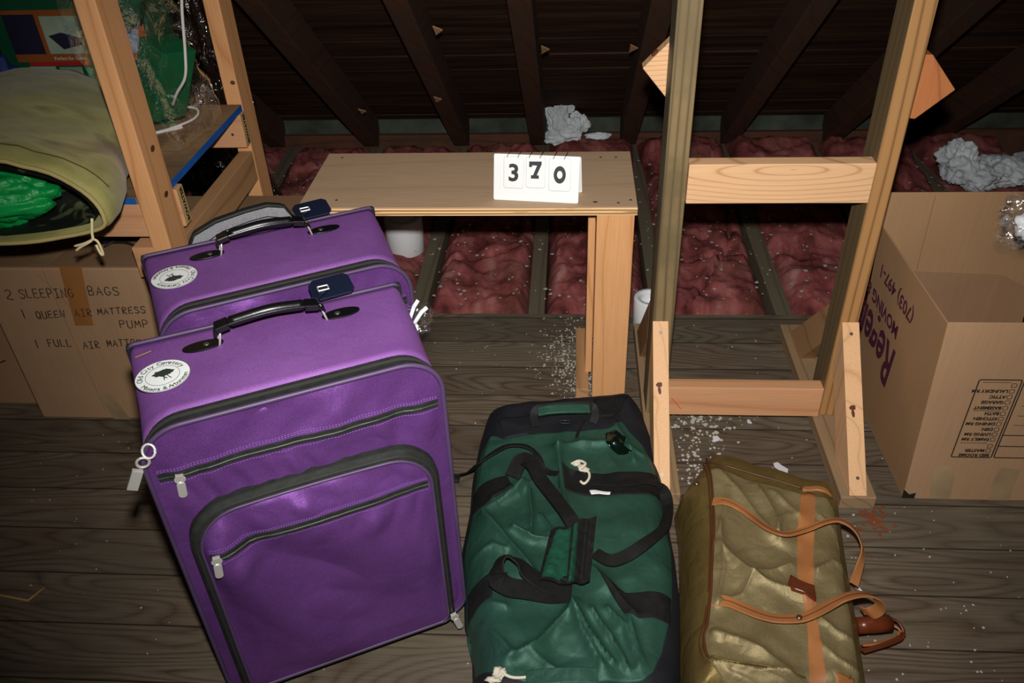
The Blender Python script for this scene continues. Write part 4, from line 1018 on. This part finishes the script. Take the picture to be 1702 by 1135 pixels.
    obj('tag_buckle', join(*[xf(tube([Vector((sx_*.009, -.006, 0)), Vector((sx_*.009, .008, 0))], .0014, 5), Matrix.Translation((tx-.012, ty-.020, zt+.038))) for sx_ in (-1, 1)] + [xf(tube([Vector((-.009, .0, 0)), Vector((.009, .0, 0))], .0014, 5), Matrix.Translation((tx-.012, ty-.020+q, zt+.038))) for q in (-.006, .008)]), 'chrome', tg, world=False)
    # wheels
    for sx_ in (-1, 1):
        wm = Matrix.Translation((sx_*.165, -.10, .0305)) @ Matrix.Rotation(R(90), 4, 'Y')
        obj('wheel', xf(lathe([(.012, -.011), (.028, -.011), (.030, -.007), (.030, .007), (.028, .011), (.012, .011)], 24), wm), 'black', t, world=False, smooth=True)
    for sx_ in (-1, 1): obj('foot', box(sx_*.17-.02, sx_*.17+.02, .05, .09, 0, .036), 'black', t, world=False, bevel=.003)
    if extras:
        base = Vector((w+.004, .085, .60))
        obj('string_tie', join(tube([base, base+Vector((.020, .010, .035)), base+Vector((.030, .012, .046))], .004, 7), tube([base+Vector((.008, -.004, 0)), base+Vector((.030, -.004, .028)), base+Vector((.042, -.004, .036))], .0042, 7), clump('', base+Vector((.008, 0, -.006)), .014, .010, .012, 77, 26)), 'white', t, world=False, smooth=True)
        obj('tag_sleeve', clump('', base+Vector((.014, 0, .012)), .036, .020, .034, 90, 36), 'film2', t, world=False, smooth=True)
        obj('paper_scrap', clump('', (w+.004, -.10, .52), .004, .008, .020, 91, 20), 'white', t, world=False, smooth=True)
        obj('scratch', tube([Vector((-.236+.010, .055, zt+.003)), Vector((-.200, .062, zt+.004))], .0009, 4), 'reed', t, world=False)
    return t
suitcase('front purple suitcase with chrome zipper pulls and a round white cemetery sticker', (-.491, 1.121), R(25.5), False, (.112, .100, R(4)), True)
suitcase('rear purple suitcase standing behind the other one, sticker upside down', (-.5965, 1.431), R(27.2), True, (.105, .100, R(4)))

# ------------------------------------------------------------------ green duffel lying on the floor
def PX(cx, cy, sc_, ox, oy, z):
    return atz(ox+cx/sc_, oy+cy/sc_, z)
def dpt(cx, cy, z): p = PX(cx, cy, 2.293, 740, 640, z); return (p.x, p.y)
ZD = .135
def inpoly_dist(x, y, P):
    best = 9; ins = False; n = len(P)
    for i in range(n):
        ax, ay = P[i]; bx_, by = P[(i+1) % n]
        if (ay > y) != (by > y) and x < (bx_-ax)*(y-ay)/(by-ay)+ax: ins = not ins
        dx, dy = bx_-ax, by-ay; t_ = max(0, min(1, ((x-ax)*dx+(y-ay)*dy)/(dx*dx+dy*dy+1e-12)))
        d = math.hypot(x-ax-dx*t_, y-ay-dy*t_)
        if d < best: best = d
    return best if ins else -best
def segd(x, y, L):
    best = 9
    for (ax, ay), (bx_, by) in zip(L, L[1:]):
        dx, dy = bx_-ax, by-ay; t_ = max(0, min(1, ((x-ax)*dx+(y-ay)*dy)/(dx*dx+dy*dy+1e-12)))
        best = min(best, math.hypot(x-ax-dx*t_, y-ay-dy*t_))
    return best
DO = [dpt(a, b, .06) for a, b in [(150, 118), (200, 96), (330, 78), (530, 62), (725, 54), (760, 100), (790, 180), (828, 300), (850, 430), (868, 560), (885, 640), (900, 760), (905, 900), (905, 1135), (905, 1230), (880, 1300), (500, 1330), (130, 1300), (100, 1230), (100, 1135), (95, 940), (68, 870), (65, 720), (57, 600), (88, 450), (98, 330), (125, 200)]]
folds = [([(180, 420), (230, 400), (330, 360)], .016, .018), ([(140, 480), (230, 580), (330, 700), (370, 740)], .018, .016), ([(145, 470), (270, 400), (300, 370)], .014, .012), ([(260, 540), (330, 575), (400, 585)], .016, .012),
 ([(320, 390), (330, 480), (325, 560)], .012, .010), ([(365, 480), (410, 550)], .010, .010), ([(430, 230), (440, 330), (470, 520), (470, 800), (520, 930), (600, 1060)], .018, .018), ([(240, 1030), (350, 980), (440, 880), (500, 820)], .014, .014),
 ([(500, 850), (570, 960), (640, 1040)], .014, .010), ([(560, 840), (640, 950), (700, 1060)], .014, .010), ([(620, 830), (690, 900), (740, 1050)], .012, .010), ([(700, 860), (730, 960), (760, 1040)], .010, .010), ([(170, 180), (140, 260), (120, 330)], .010, .02),
 ([(430, 230), (520, 205), (640, 200), (760, 240)], .010, .016), ([(110, 850), (200, 950), (250, 1010)], .010, .012), ([(100, 620), (180, 600), (230, 620)], .010, .014), ([(640, 130), (690, 190), (720, 260)], .010, .014), ([(560, 680), (640, 760), (720, 850)], .014, .018), ([(80, 790), (150, 810), (230, 830)], .009, .012), ([(330, 1010), (400, 1060), (470, 1090)], .01, .012)]
FD = [([dpt(a, b, ZD) for a, b in L], am*1.35, wd*.75) for L, am, wd in folds]
def hd_(x, y):
    d = inpoly_dist(x, y, DO)
    if d <= 0: return 0.004
    Rr = .075; e = min(1, d/Rr); z = .115*math.sqrt(max(0, 1-(1-e)**2))
    f = min(1, d/.05)
    bump = 0
    for L, am, wd in FD:
        q = segd(x, y, L)
        if q < wd*3.5: bump += am*math.exp(-(q/wd*1.25)**1.0)
    rg = abs(nz(x*9, y*9, 4)); bump += .010*(.4-rg) + .006*nz(x*22, y*18, 8) + .014*nz(x*4, y*4, 1)
    return z + f*bump
def drape(pts, eps, par, name, mat, rings=26, step=.009, label=None):
    P = resample([Vector((a, b, 0)) for a, b in pts], step); P = [(p.x, p.y) for p in P]
    def fn(x, y, r_): return (x, y, HF(x, y)+eps)
    return obj(name, patch(P, fn, rings, skirt=lambda v: (v[0], v[1], max(.001, v[2]-.006-eps))), mat, par, smooth=True, label=label)
HF = hd_
t = root('duffel_bag', 'dark green and black duffel bag lying flat, straps on top', 'bag', (0, 1.2, 0))
body = resample([Vector((a, b, 0)) for a, b in DO], .010); body = [(p.x, p.y) for p in body]
obj('bag_body', patch(body, lambda x, y, r_: (x, y, HF(x, y) if r_ < 1 else .012), 60, skirt=lambda v: (v[0], v[1], .0005)), 'charcoal', t, smooth=True)
gp_ = [dpt(a, b, ZD if 80 < a < 860 else .09) for a, b in [(118, 250), (135, 205), (175, 172), (225, 192), (350, 172), (440, 165), (600, 150), (645, 145), (672, 120), (700, 150), (755, 195), (800, 265), (832, 390), (852, 500), (862, 600), (866, 740), (864, 860), (830, 980), (795, 1065), (755, 1100), (580, 1110), (450, 1100), (300, 1110), (200, 1075), (105, 1020), (98, 960), (72, 880), (74, 790), (70, 700), (66, 620), (82, 520), (100, 440), (106, 340)]]
drape(gp_, .0025, t, 'green_panel', 'dgreen', 90, .006)
webs = [[(100, 345), (235, 330), (262, 395), (190, 425), (95, 440)], [(432, 288), (560, 315), (700, 308), (812, 296), (845, 340), (846, 385), (700, 395), (560, 402), (432, 385)],
        [(78, 722), (185, 700), (178, 795), (74, 812)], [(580, 700), (650, 765), (740, 766), (868, 762), (868, 862), (800, 858), (740, 868), (685, 850)]]
for q in webs: drape([dpt(a, b, ZD) for a, b in q], .0045, t, 'webbing_band', 'web', 8, .008)
drape([dpt(a, b, ZD) for a, b in [(320, 178), (225, 190), (200, 120), (330, 100)]], .0045, t, 'end_panel', 'charcoal', 6)
drape([dpt(a, b, .1) for a, b in [(565, 85), (690, 75), (668, 118), (640, 145), (580, 148)]], .0045, t, 'end_panel', 'web', 6)
drape([dpt(a, b, ZD) for a, b in [(612, 168), (650, 160), (690, 190), (680, 215), (712, 240), (660, 235), (612, 205)]], .005, t, 'wet_patch', plain('glossy dark stain', '#06140f', .15), 8)
def dp3(cx, cy, up=.006):
    p = PX(cx, cy, 2.293, 740, 640, ZD); h = HF(p.x, p.y); 
    q = PX(cx, cy, 2.293, 740, 640, h+up); return q
def strap(pts, w, name, mat='web', th=.0035, per=6, tw=None, par=None):
    P = catmull([dp3(a, b, c) for a, b, c in pts], per); n = len(P)
    def nn(i, p):
        if tw is None: return (0, 0, 1)
        u = i/(n-1)*(len(tw)-1); k = min(len(tw)-2, int(u)); f = u-k; return Vector(tw[k]).lerp(Vector(tw[k+1]), f)
    return obj(name, ribbon(P, w, th, nn), mat, par or t)
strap([(255, 350, .012), (290, 285, .03), (330, 300, .045), (365, 360, .045), (420, 430, .045), (475, 505, .035), (500, 560, .02)], .036, 'handle_strap', tw=[(0, -.6, 1), (-.2, -.3, 1), (.3, -.2, 1), (.3, -.1, 1), (.4, -.2, 1), (0, 0, 1)])
strap([(560, 365, .010), (680, 372, .014), (770, 365, .014), (830, 400, .014), (848, 470, .012), (830, 545, .014), (760, 605, .018), (690, 650, .022), (630, 668, .024), (570, 640, .016)], .027, 'handle_strap', tw=[(0, 0, 1), (.1, .2, 1), (0, .3, 1), (-.5, 0, 1), (-.6, 0, 1), (-.4, -.3, 1), (0, -.5, 1), (0, -.2, 1), (0, 0, 1)])
strap([(480, 790, .012), (400, 795, .016), (310, 780, .022), (235, 765, .030), (195, 720, .05), (222, 655, .055), (270, 668, .045), (310, 710, .03), (370, 752, .016), (440, 775, .014)], .044, 'handle_strap', tw=[(0, 0, 1), (0, 0, 1), (0, 0, 1), (-.3, 0, 1), (-.8, .2, .6), (-.2, .8, .6), (.4, .3, 1), (.3, .2, 1), (0, 0, 1)])
strap([(372, 325, .006), (352, 272, .02), (310, 235, .03), (240, 232, .03), (180, 262, .028), (130, 300, .022), (95, 330, .014), (60, 345, .008), (38, 352, .008)], .017, 'shoulder_strap', tw=[(0, 0, 1), (.3, .4, 1), (0, .5, 1), (0, .5, 1), (-.2, .3, 1), (-.3, .2, 1)])
strap([(375, 322, .006), (400, 335, .006), (430, 338, .006)], .016, 'shoulder_strap')
b_ = dp3(40, 355, .006); obj('buckle', join(box(b_.x-.008, b_.x+.010, b_.y-.012, b_.y+.014, b_.z-.006, b_.z+.004)), 'black', t, bevel=.003)
strap([(500, 200, .006), (512, 165, .008), (530, 130, .008)], .007, 'pull_cord')
# folded-open grip
def quad(pts, th, name, mat, par, z=.035, n=14):
    A, B, C_, D = [dp3(a, b, z) for a, b in pts]; zav = max(p.z for p in (A, B, C_, D))
    V = []; 
    for j in range(n+1):
        for i in range(n+1):
            u, v = i/n, j/n; p = A.lerp(B, u).lerp(D.lerp(C_, u), v); p = p.copy(); p.z = p.z + .004*nz(p.x*60, p.y*60, 9) + .004*math.sin(u*6)
            V.append(p)
    m_ = len(V); V += [p-Vector((0, 0, th)) for p in V]
    fs = []
    for j in range(n):
        for i in range(n): q = j*(n+1)+i; fs.append((q, q+1, q+n+2, q+n+1)); fs.append((m_+q, m_+q+n+1, m_+q+n+2, m_+q+1))
    e = [i for i in range(n+1)] + [j*(n+1)+n for j in range(1, n+1)] + [n*(n+1)+i for i in range(n-1, -1, -1)] + [j*(n+1) for j in range(n-1, 0, -1)]
    fs += [(e[k], e[(k+1) % len(e)], m_+e[(k+1) % len(e)], m_+e[k]) for k in range(len(e))]
    return obj(name, (V, fs), mat, par, smooth=False)
g1 = quad([(402, 552), (485, 528), (468, 752), (355, 738)], .004, 'grip_wrap', 'web', t, .030)
quad([(412, 562), (480, 540), (462, 742), (368, 730)], .002, 'grip_lining', 'dgreen2', g1, .0335)
g2 = quad([(483, 524), (577, 494), (551, 745), (462, 758)], .004, 'grip_wrap', 'web', t, .038)
quad([(490, 532), (530, 518), (508, 742), (470, 748)], .002, 'grip_lining', 'dgreen2', g2, .0415)
quad([(532, 516), (562, 506), (538, 738), (512, 744)], .002, 'hook_strip', 'darkbag', g2, .0425)
# end grab handle
hp = [dp3(345, 160, .004), dp3(338, 120, .01), dp3(350, 92, .022), dp3(400, 84, .03), dp3(470, 80, .032), dp3(540, 78, .03), dp3(565, 86, .022), dp3(572, 120, .01), dp3(562, 145, .004)]
obj('grab_handle', ribbon(catmull(hp, 5), .020, .004, (0, -.5, 1)), 'black', t)
obj('grab_handle_pad', ribbon(catmull([dp3(355, 104, .030), dp3(400, 96, .036), dp3(470, 92, .038), dp3(550, 92, .032)], 6), .024, .009, (0, -.45, 1)), 'dgreen', t, bevel=.002)
rg = dp3(457, 132, .006)
obj('ring_clip', join(tube([rg+Vector((.006*math.cos(a), .008*math.sin(a), .002)) for a in [2*math.pi*k/14 for k in range(14)]], .0016, 6, True), tube([rg+Vector((.015*math.cos(a), -.010+.006*math.sin(a), .002)) for a in [2*math.pi*k/18 for k in range(18)]], .0024, 6, True)), 'black', t, smooth=True)
kn_ = [(480, 300, .010), (510, 288, .016), (535, 300, .018), (512, 322, .016), (545, 330, .014), (548, 355, .012), (530, 375, .010), (515, 366, .010)]
obj('string_tie', join(tube(catmull([dp3(*q) for q in kn_], 5), .0032, 7), *[clump('', dp3(x, y, .012), .009, .007, .005, x, 20) for x, y in ((500, 300), (520, 312), (535, 322))]), plain('cream string', '#cfc8b4', .7), t, smooth=True)
drape([dpt(a, b, ZD) for a, b in [(550, 380), (570, 378), (632, 386), (628, 396), (590, 392), (558, 396)]], .007, t, 'paper_scrap', 'white', 4, .004)
kn_ = [(165, 1118, .010), (205, 1108, .014), (215, 1085, .014), (232, 1105, .014), (270, 1115, .012), (340, 1108, .010), (405, 1088, .008)]
obj('string_tie', join(tube(catmull([dp3(*q) for q in kn_], 5), .003, 6), clump('', dp3(208, 1095, .01), .012, .012, .006, 5, 20), clump('', dp3(185, 1122, .008), .015, .006, .004, 6, 20)), bpy.data.materials['cream string'], t, smooth=True)
obj('grab_handle_pad', ribbon(catmull([dp3(310, 1122, .012), dp3(400, 1112, .02), dp3(500, 1108, .022), dp3(580, 1112, .018)], 6), .030, .009, (0, -.2, 1)), 'dgreen', t, bevel=.002)

# ------------------------------------------------------------------ tan bag lying on its back
def tp_(cx, cy, z): p = PX(cx, cy, 2.873, 1090, 740, z); return (p.x, p.y)
ZT = .15
TO = [tp_(a, b, zz_) for a, b, zz_ in [(200, 128, .06), (245, 62, .06), (340, 85, .06), (480, 125, .06), (600, 158, .06), (700, 190, .06), (830, 208, .06), (880, 262, .06), (898, 380, .06), (915, 500, .06), (938, 640, .06), (960, 760, .06), (985, 900, .06), (1000, 1000, .06), (1020, 1135, .06), (1040, 1230, .06), (900, 1320, .06), (500, 1330, .06), (130, 1290, .05), (124, 1135, .05), (120, 950, .05), (118, 800, .05), (120, 600, .05), (115, 420, .05), (95, 290, .05), (132, 225, .05)]]
tf = [([(300, 100), (380, 170), (450, 260), (560, 400)], .010, .016), ([(350, 180), (330, 300), (300, 400)], .008, .016), ([(480, 160), (560, 290), (600, 420)], .012, .016), ([(560, 190), (640, 260), (690, 300)], .008, .014), ([(300, 450), (450, 590), (560, 640), (720, 700)], .014, .022),
 ([(460, 610), (420, 680), (300, 720)], .008, .018), ([(470, 590), (560, 570), (650, 540)], .008, .02), ([(280, 870), (400, 900), (520, 960), (640, 1060)], .012, .02), ([(260, 1010), (430, 1040), (600, 1060), (720, 1110)], .012, .010), ([(330, 1050), (450, 1090), (560, 1135)], .008, .010), ([(790, 300), (860, 360), (900, 400)], .006, .012),
 ([(780, 560), (860, 520), (910, 540)], .008, .012), ([(790, 800), (870, 860), (960, 900)], .008, .014), ([(800, 930), (880, 990), (980, 1040)], .007, .012), ([(180, 200), (170, 500), (190, 800), (180, 1000)], .008, .02), ([(640, 300), (600, 330), (580, 400)], .008, .010), ([(310, 350), (330, 560), (300, 700)], .006, .012)]
TFD = [([tp_(a, b, ZT) for a, b in L], am*1.3, wd*.8) for L, am, wd in tf]
def ht_(x, y):
    d = inpoly_dist(x, y, TO)
    if d <= 0: return .004
    e = min(1, d/.06); z = .125*math.sqrt(max(0, 1-(1-e)**2)); f = min(1, d/.04); b = 0
    for L, am, wd in TFD:
        q = segd(x, y, L)
        if q < wd*3.5: b += am*math.exp(-(q/wd*1.25)**1.0)
    b += .009*(.35-abs(nz(x*10+4, y*8, 2))) + .005*nz(x*24, y*20, 5) + .010*nz(x*5, y*5, 3)
    return z+f*b
HF = ht_
t = root('tan_bag', 'olive gold nylon travel bag with tan leather handles on its side', 'bag', (.4, 1.1, 0))
body = resample([Vector((a, b, 0)) for a, b in TO], .009); body = [(p.x, p.y) for p in body]
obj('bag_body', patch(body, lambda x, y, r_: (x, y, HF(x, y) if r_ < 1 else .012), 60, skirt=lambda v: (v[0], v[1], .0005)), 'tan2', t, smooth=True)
fp_ = [tp_(a, b, ZT) for a, b in [(255, 75), (340, 98), (480, 138), (600, 170), (700, 200), (825, 222), (868, 270), (885, 380), (900, 500), (922, 640), (945, 760), (968, 900), (985, 1000), (1000, 1135), (1005, 1200), (800, 1215), (520, 1200), (450, 1140), (330, 1080), (262, 1010), (240, 950), (242, 850), (265, 650), (275, 400), (270, 260)]]
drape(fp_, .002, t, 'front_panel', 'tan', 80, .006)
def tp3(cx, cy, up=.006):
    if up > .05: return PX(cx, cy, 2.873, 1090, 740, up)
    p = PX(cx, cy, 2.873, 1090, 740, ZT); h = HF(p.x, p.y); return PX(cx, cy, 2.873, 1090, 740, h+up)
def tline(pts, r_, name, mat, up=.004, per=6): return obj(name, tube(catmull([tp3(a, b, up) for a, b in pts], per), r_, 7), mat, t, smooth=True)
tline([(243, 66), (262, 150), (272, 260), (277, 400), (268, 550), (262, 700), (245, 850), (232, 920), (240, 990), (290, 1050), (370, 1100), (450, 1140)], .0032, 'piping', 'pipb')
tline([(228, 92), (250, 170), (260, 300), (262, 450), (255, 640), (240, 800), (218, 900), (210, 960), (235, 1030), (290, 1090), (360, 1135)], .0022, 'piping', 'pipb', .003)
tline([(130, 240), (124, 400), (124, 600), (126, 800), (130, 900)], .0028, 'piping', 'pipb', .003)
tline([(135, 1050), (150, 1085), (190, 1120), (240, 1150)], .003, 'piping', 'pipb', .004)
tline([(252, 80), (340, 100), (480, 140), (600, 174), (700, 205)], .0022, 'piping', 'pipb', .002)
def tstrap(pts, w, name, mat='tanl', th=.003, tw=None, wl=None, per=6, par=None):
    P = catmull([tp3(a, b, c) for a, b, c in pts], per); n = len(P)
    def nn(i, p):
        if tw is None: return (0, 0, 1)
        u = i/(n-1)*(len(tw)-1); k = min(len(tw)-2, int(u)); f = u-k; return Vector(tw[k]).lerp(Vector(tw[k+1]), f)
    wf = None
    if wl: wf = [wl[min(len(wl)-2, int(i/(n-1)*(len(wl)-1)))]*(1-(i/(n-1)*(len(wl)-1)-min(len(wl)-2, int(i/(n-1)*(len(wl)-1)))))+wl[min(len(wl)-2, int(i/(n-1)*(len(wl)-1)))+1]*(i/(n-1)*(len(wl)-1)-min(len(wl)-2, int(i/(n-1)*(len(wl)-1)))) for i in range(n)]
    o_ = obj(name, ribbon(P, w, th, nn, wf), mat, par or t, bevel=.0006); return o_, P
drape([tp_(a, b, ZT) for a, b in [(702, 200), (735, 194), (768, 205), (768, 300), (764, 420), (762, 520), (764, 640), (775, 730), (780, 830), (800, 930), (812, 1010), (835, 1150), (842, 1200), (760, 1200), (752, 1135), (742, 1010), (738, 930), (735, 850), (715, 740), (690, 640), (685, 520), (686, 400), (690, 300)]], .0045, t, 'centre_strap', 'tanl', 22, .008)
drape([tp_(a, b, .13) for a, b in [(700, 198), (768, 198), (830, 212), (852, 232), (800, 224), (765, 216), (702, 216)]], .006, t, 'edge_trim', 'tanl', 5, .006)
drape([tp_(a, b, ZT) for a, b in [(648, 596), (690, 615), (765, 640), (772, 726), (715, 705), (650, 682), (632, 650)]], .008, t, 'leather_tab', 'brownl', 6, .006)
h1, P1 = tstrap([(272, 270, .005), (330, 268, .008), (400, 300, .012), (470, 352, .018), (540, 400, .024), (620, 425, .030), (720, 402, .034), (800, 370, .036), (870, 358, .165), (930, 385, .160), (970, 440, .14), (985, 520, .11), (965, 600, .085), (945, 665, .07)], .021, 'handle',
       tw=[(0, 0, 1), (.1, .1, 1), (.1, .2, 1), (.1, .3, 1), (0, .3, 1), (0, .4, 1), (-.1, .4, 1), (.2, .3, 1), (.6, .2, .8), (.6, -.2, .8), (.5, -.3, .8)], wl=[1.15, 1, .85, .8, .8, .85, .95, 1, 1, 1.1])
h2, P2 = tstrap([(258, 742, .005), (340, 746, .008), (420, 778, .012), (500, 810, .016), (580, 828, .020), (690, 826, .024), (760, 800, .028), (840, 758, .034), (920, 722, .170), (1000, 712, .165), (1055, 735, .15), (1070, 775, .125), (1030, 800, .10), (985, 790, .09)], .025, 'handle',
       tw=[(0, 0, 1), (0, .1, 1), (0, .2, 1), (0, .3, 1), (0, .35, 1), (0, .4, .9), (.1, .5, .9), (.3, .6, .8), (.9, .3, .5), (.8, -.3, .5)], wl=[1.1, 1.05, 1, 1, 1, 1, 1, 1])
for hh, PP in ((h1, P1), (h2, P2)):
    k0 = int(len(PP)*.06); obj('stitched_seam', tube([p+Vector((0, .0, .0035)) for p in PP[k0:int(len(PP)*.74)]], .0007, 4), 'brownl', hh)
def stud(p, r_, par): return obj('stud', xf(lathe([(r_, 0), (r_*.95, r_*.35), (r_*.6, r_*.6), (r_*.1, r_*.7)], 16), Matrix.Translation(p)), 'brass', par, smooth=True)
stud(tp3(685, 822, .028), .006, h2); stud(tp3(195, 182, .004), .007, t); stud(tp3(176, 932, .004), .007, t)
def lowpt(cx, cy, z): return PX(cx, cy, 2.873, 1090, 740, z)
obj('handle_wrap', tube([lowpt(960, 862, .075), lowpt(1000, 858, .075), lowpt(1060, 855, .072), lowpt(1115, 848, .07)], .016, 14), 'brownl', t, smooth=True)
obj('rear_handle', ribbon(catmull([lowpt(1100, 822, .075), lowpt(1150, 840, .07), (lowpt(1182, 885, .06)), lowpt(1165, 920, .05), lowpt(1100, 950, .05), lowpt(1030, 972, .05), lowpt(985, 985, .05)], 6), .014, .003, (.2, .6, .8)), 'brownl', t)
obj('rear_handle', ribbon(catmull([lowpt(1110, 850, .06), lowpt(1150, 870, .058), (lowpt(1165, 895, .05)), lowpt(1140, 925, .04), lowpt(1060, 945, .04), lowpt(985, 955, .04)], 6), .010, .003, (.2, .6, .8)), 'tanl', t)
pt = drape([tp_(a, b, ZT) for a, b in [(870, 1058), (965, 1066), (978, 1130), (975, 1170), (880, 1165)]], .005, t, 'leather_patch', 'tanl', 6, .006)
cb = tp3(915, 1102, .009); obj('buttonhole', ring2(.0045, .0062, .001, Matrix.Translation(cb)), 'brownl', pt)
tline([(264, 1005), (360, 1030), (460, 1042), (570, 1062), (690, 1100), (740, 1125)], .0018, 'panel_seam', 'tan2', .004)
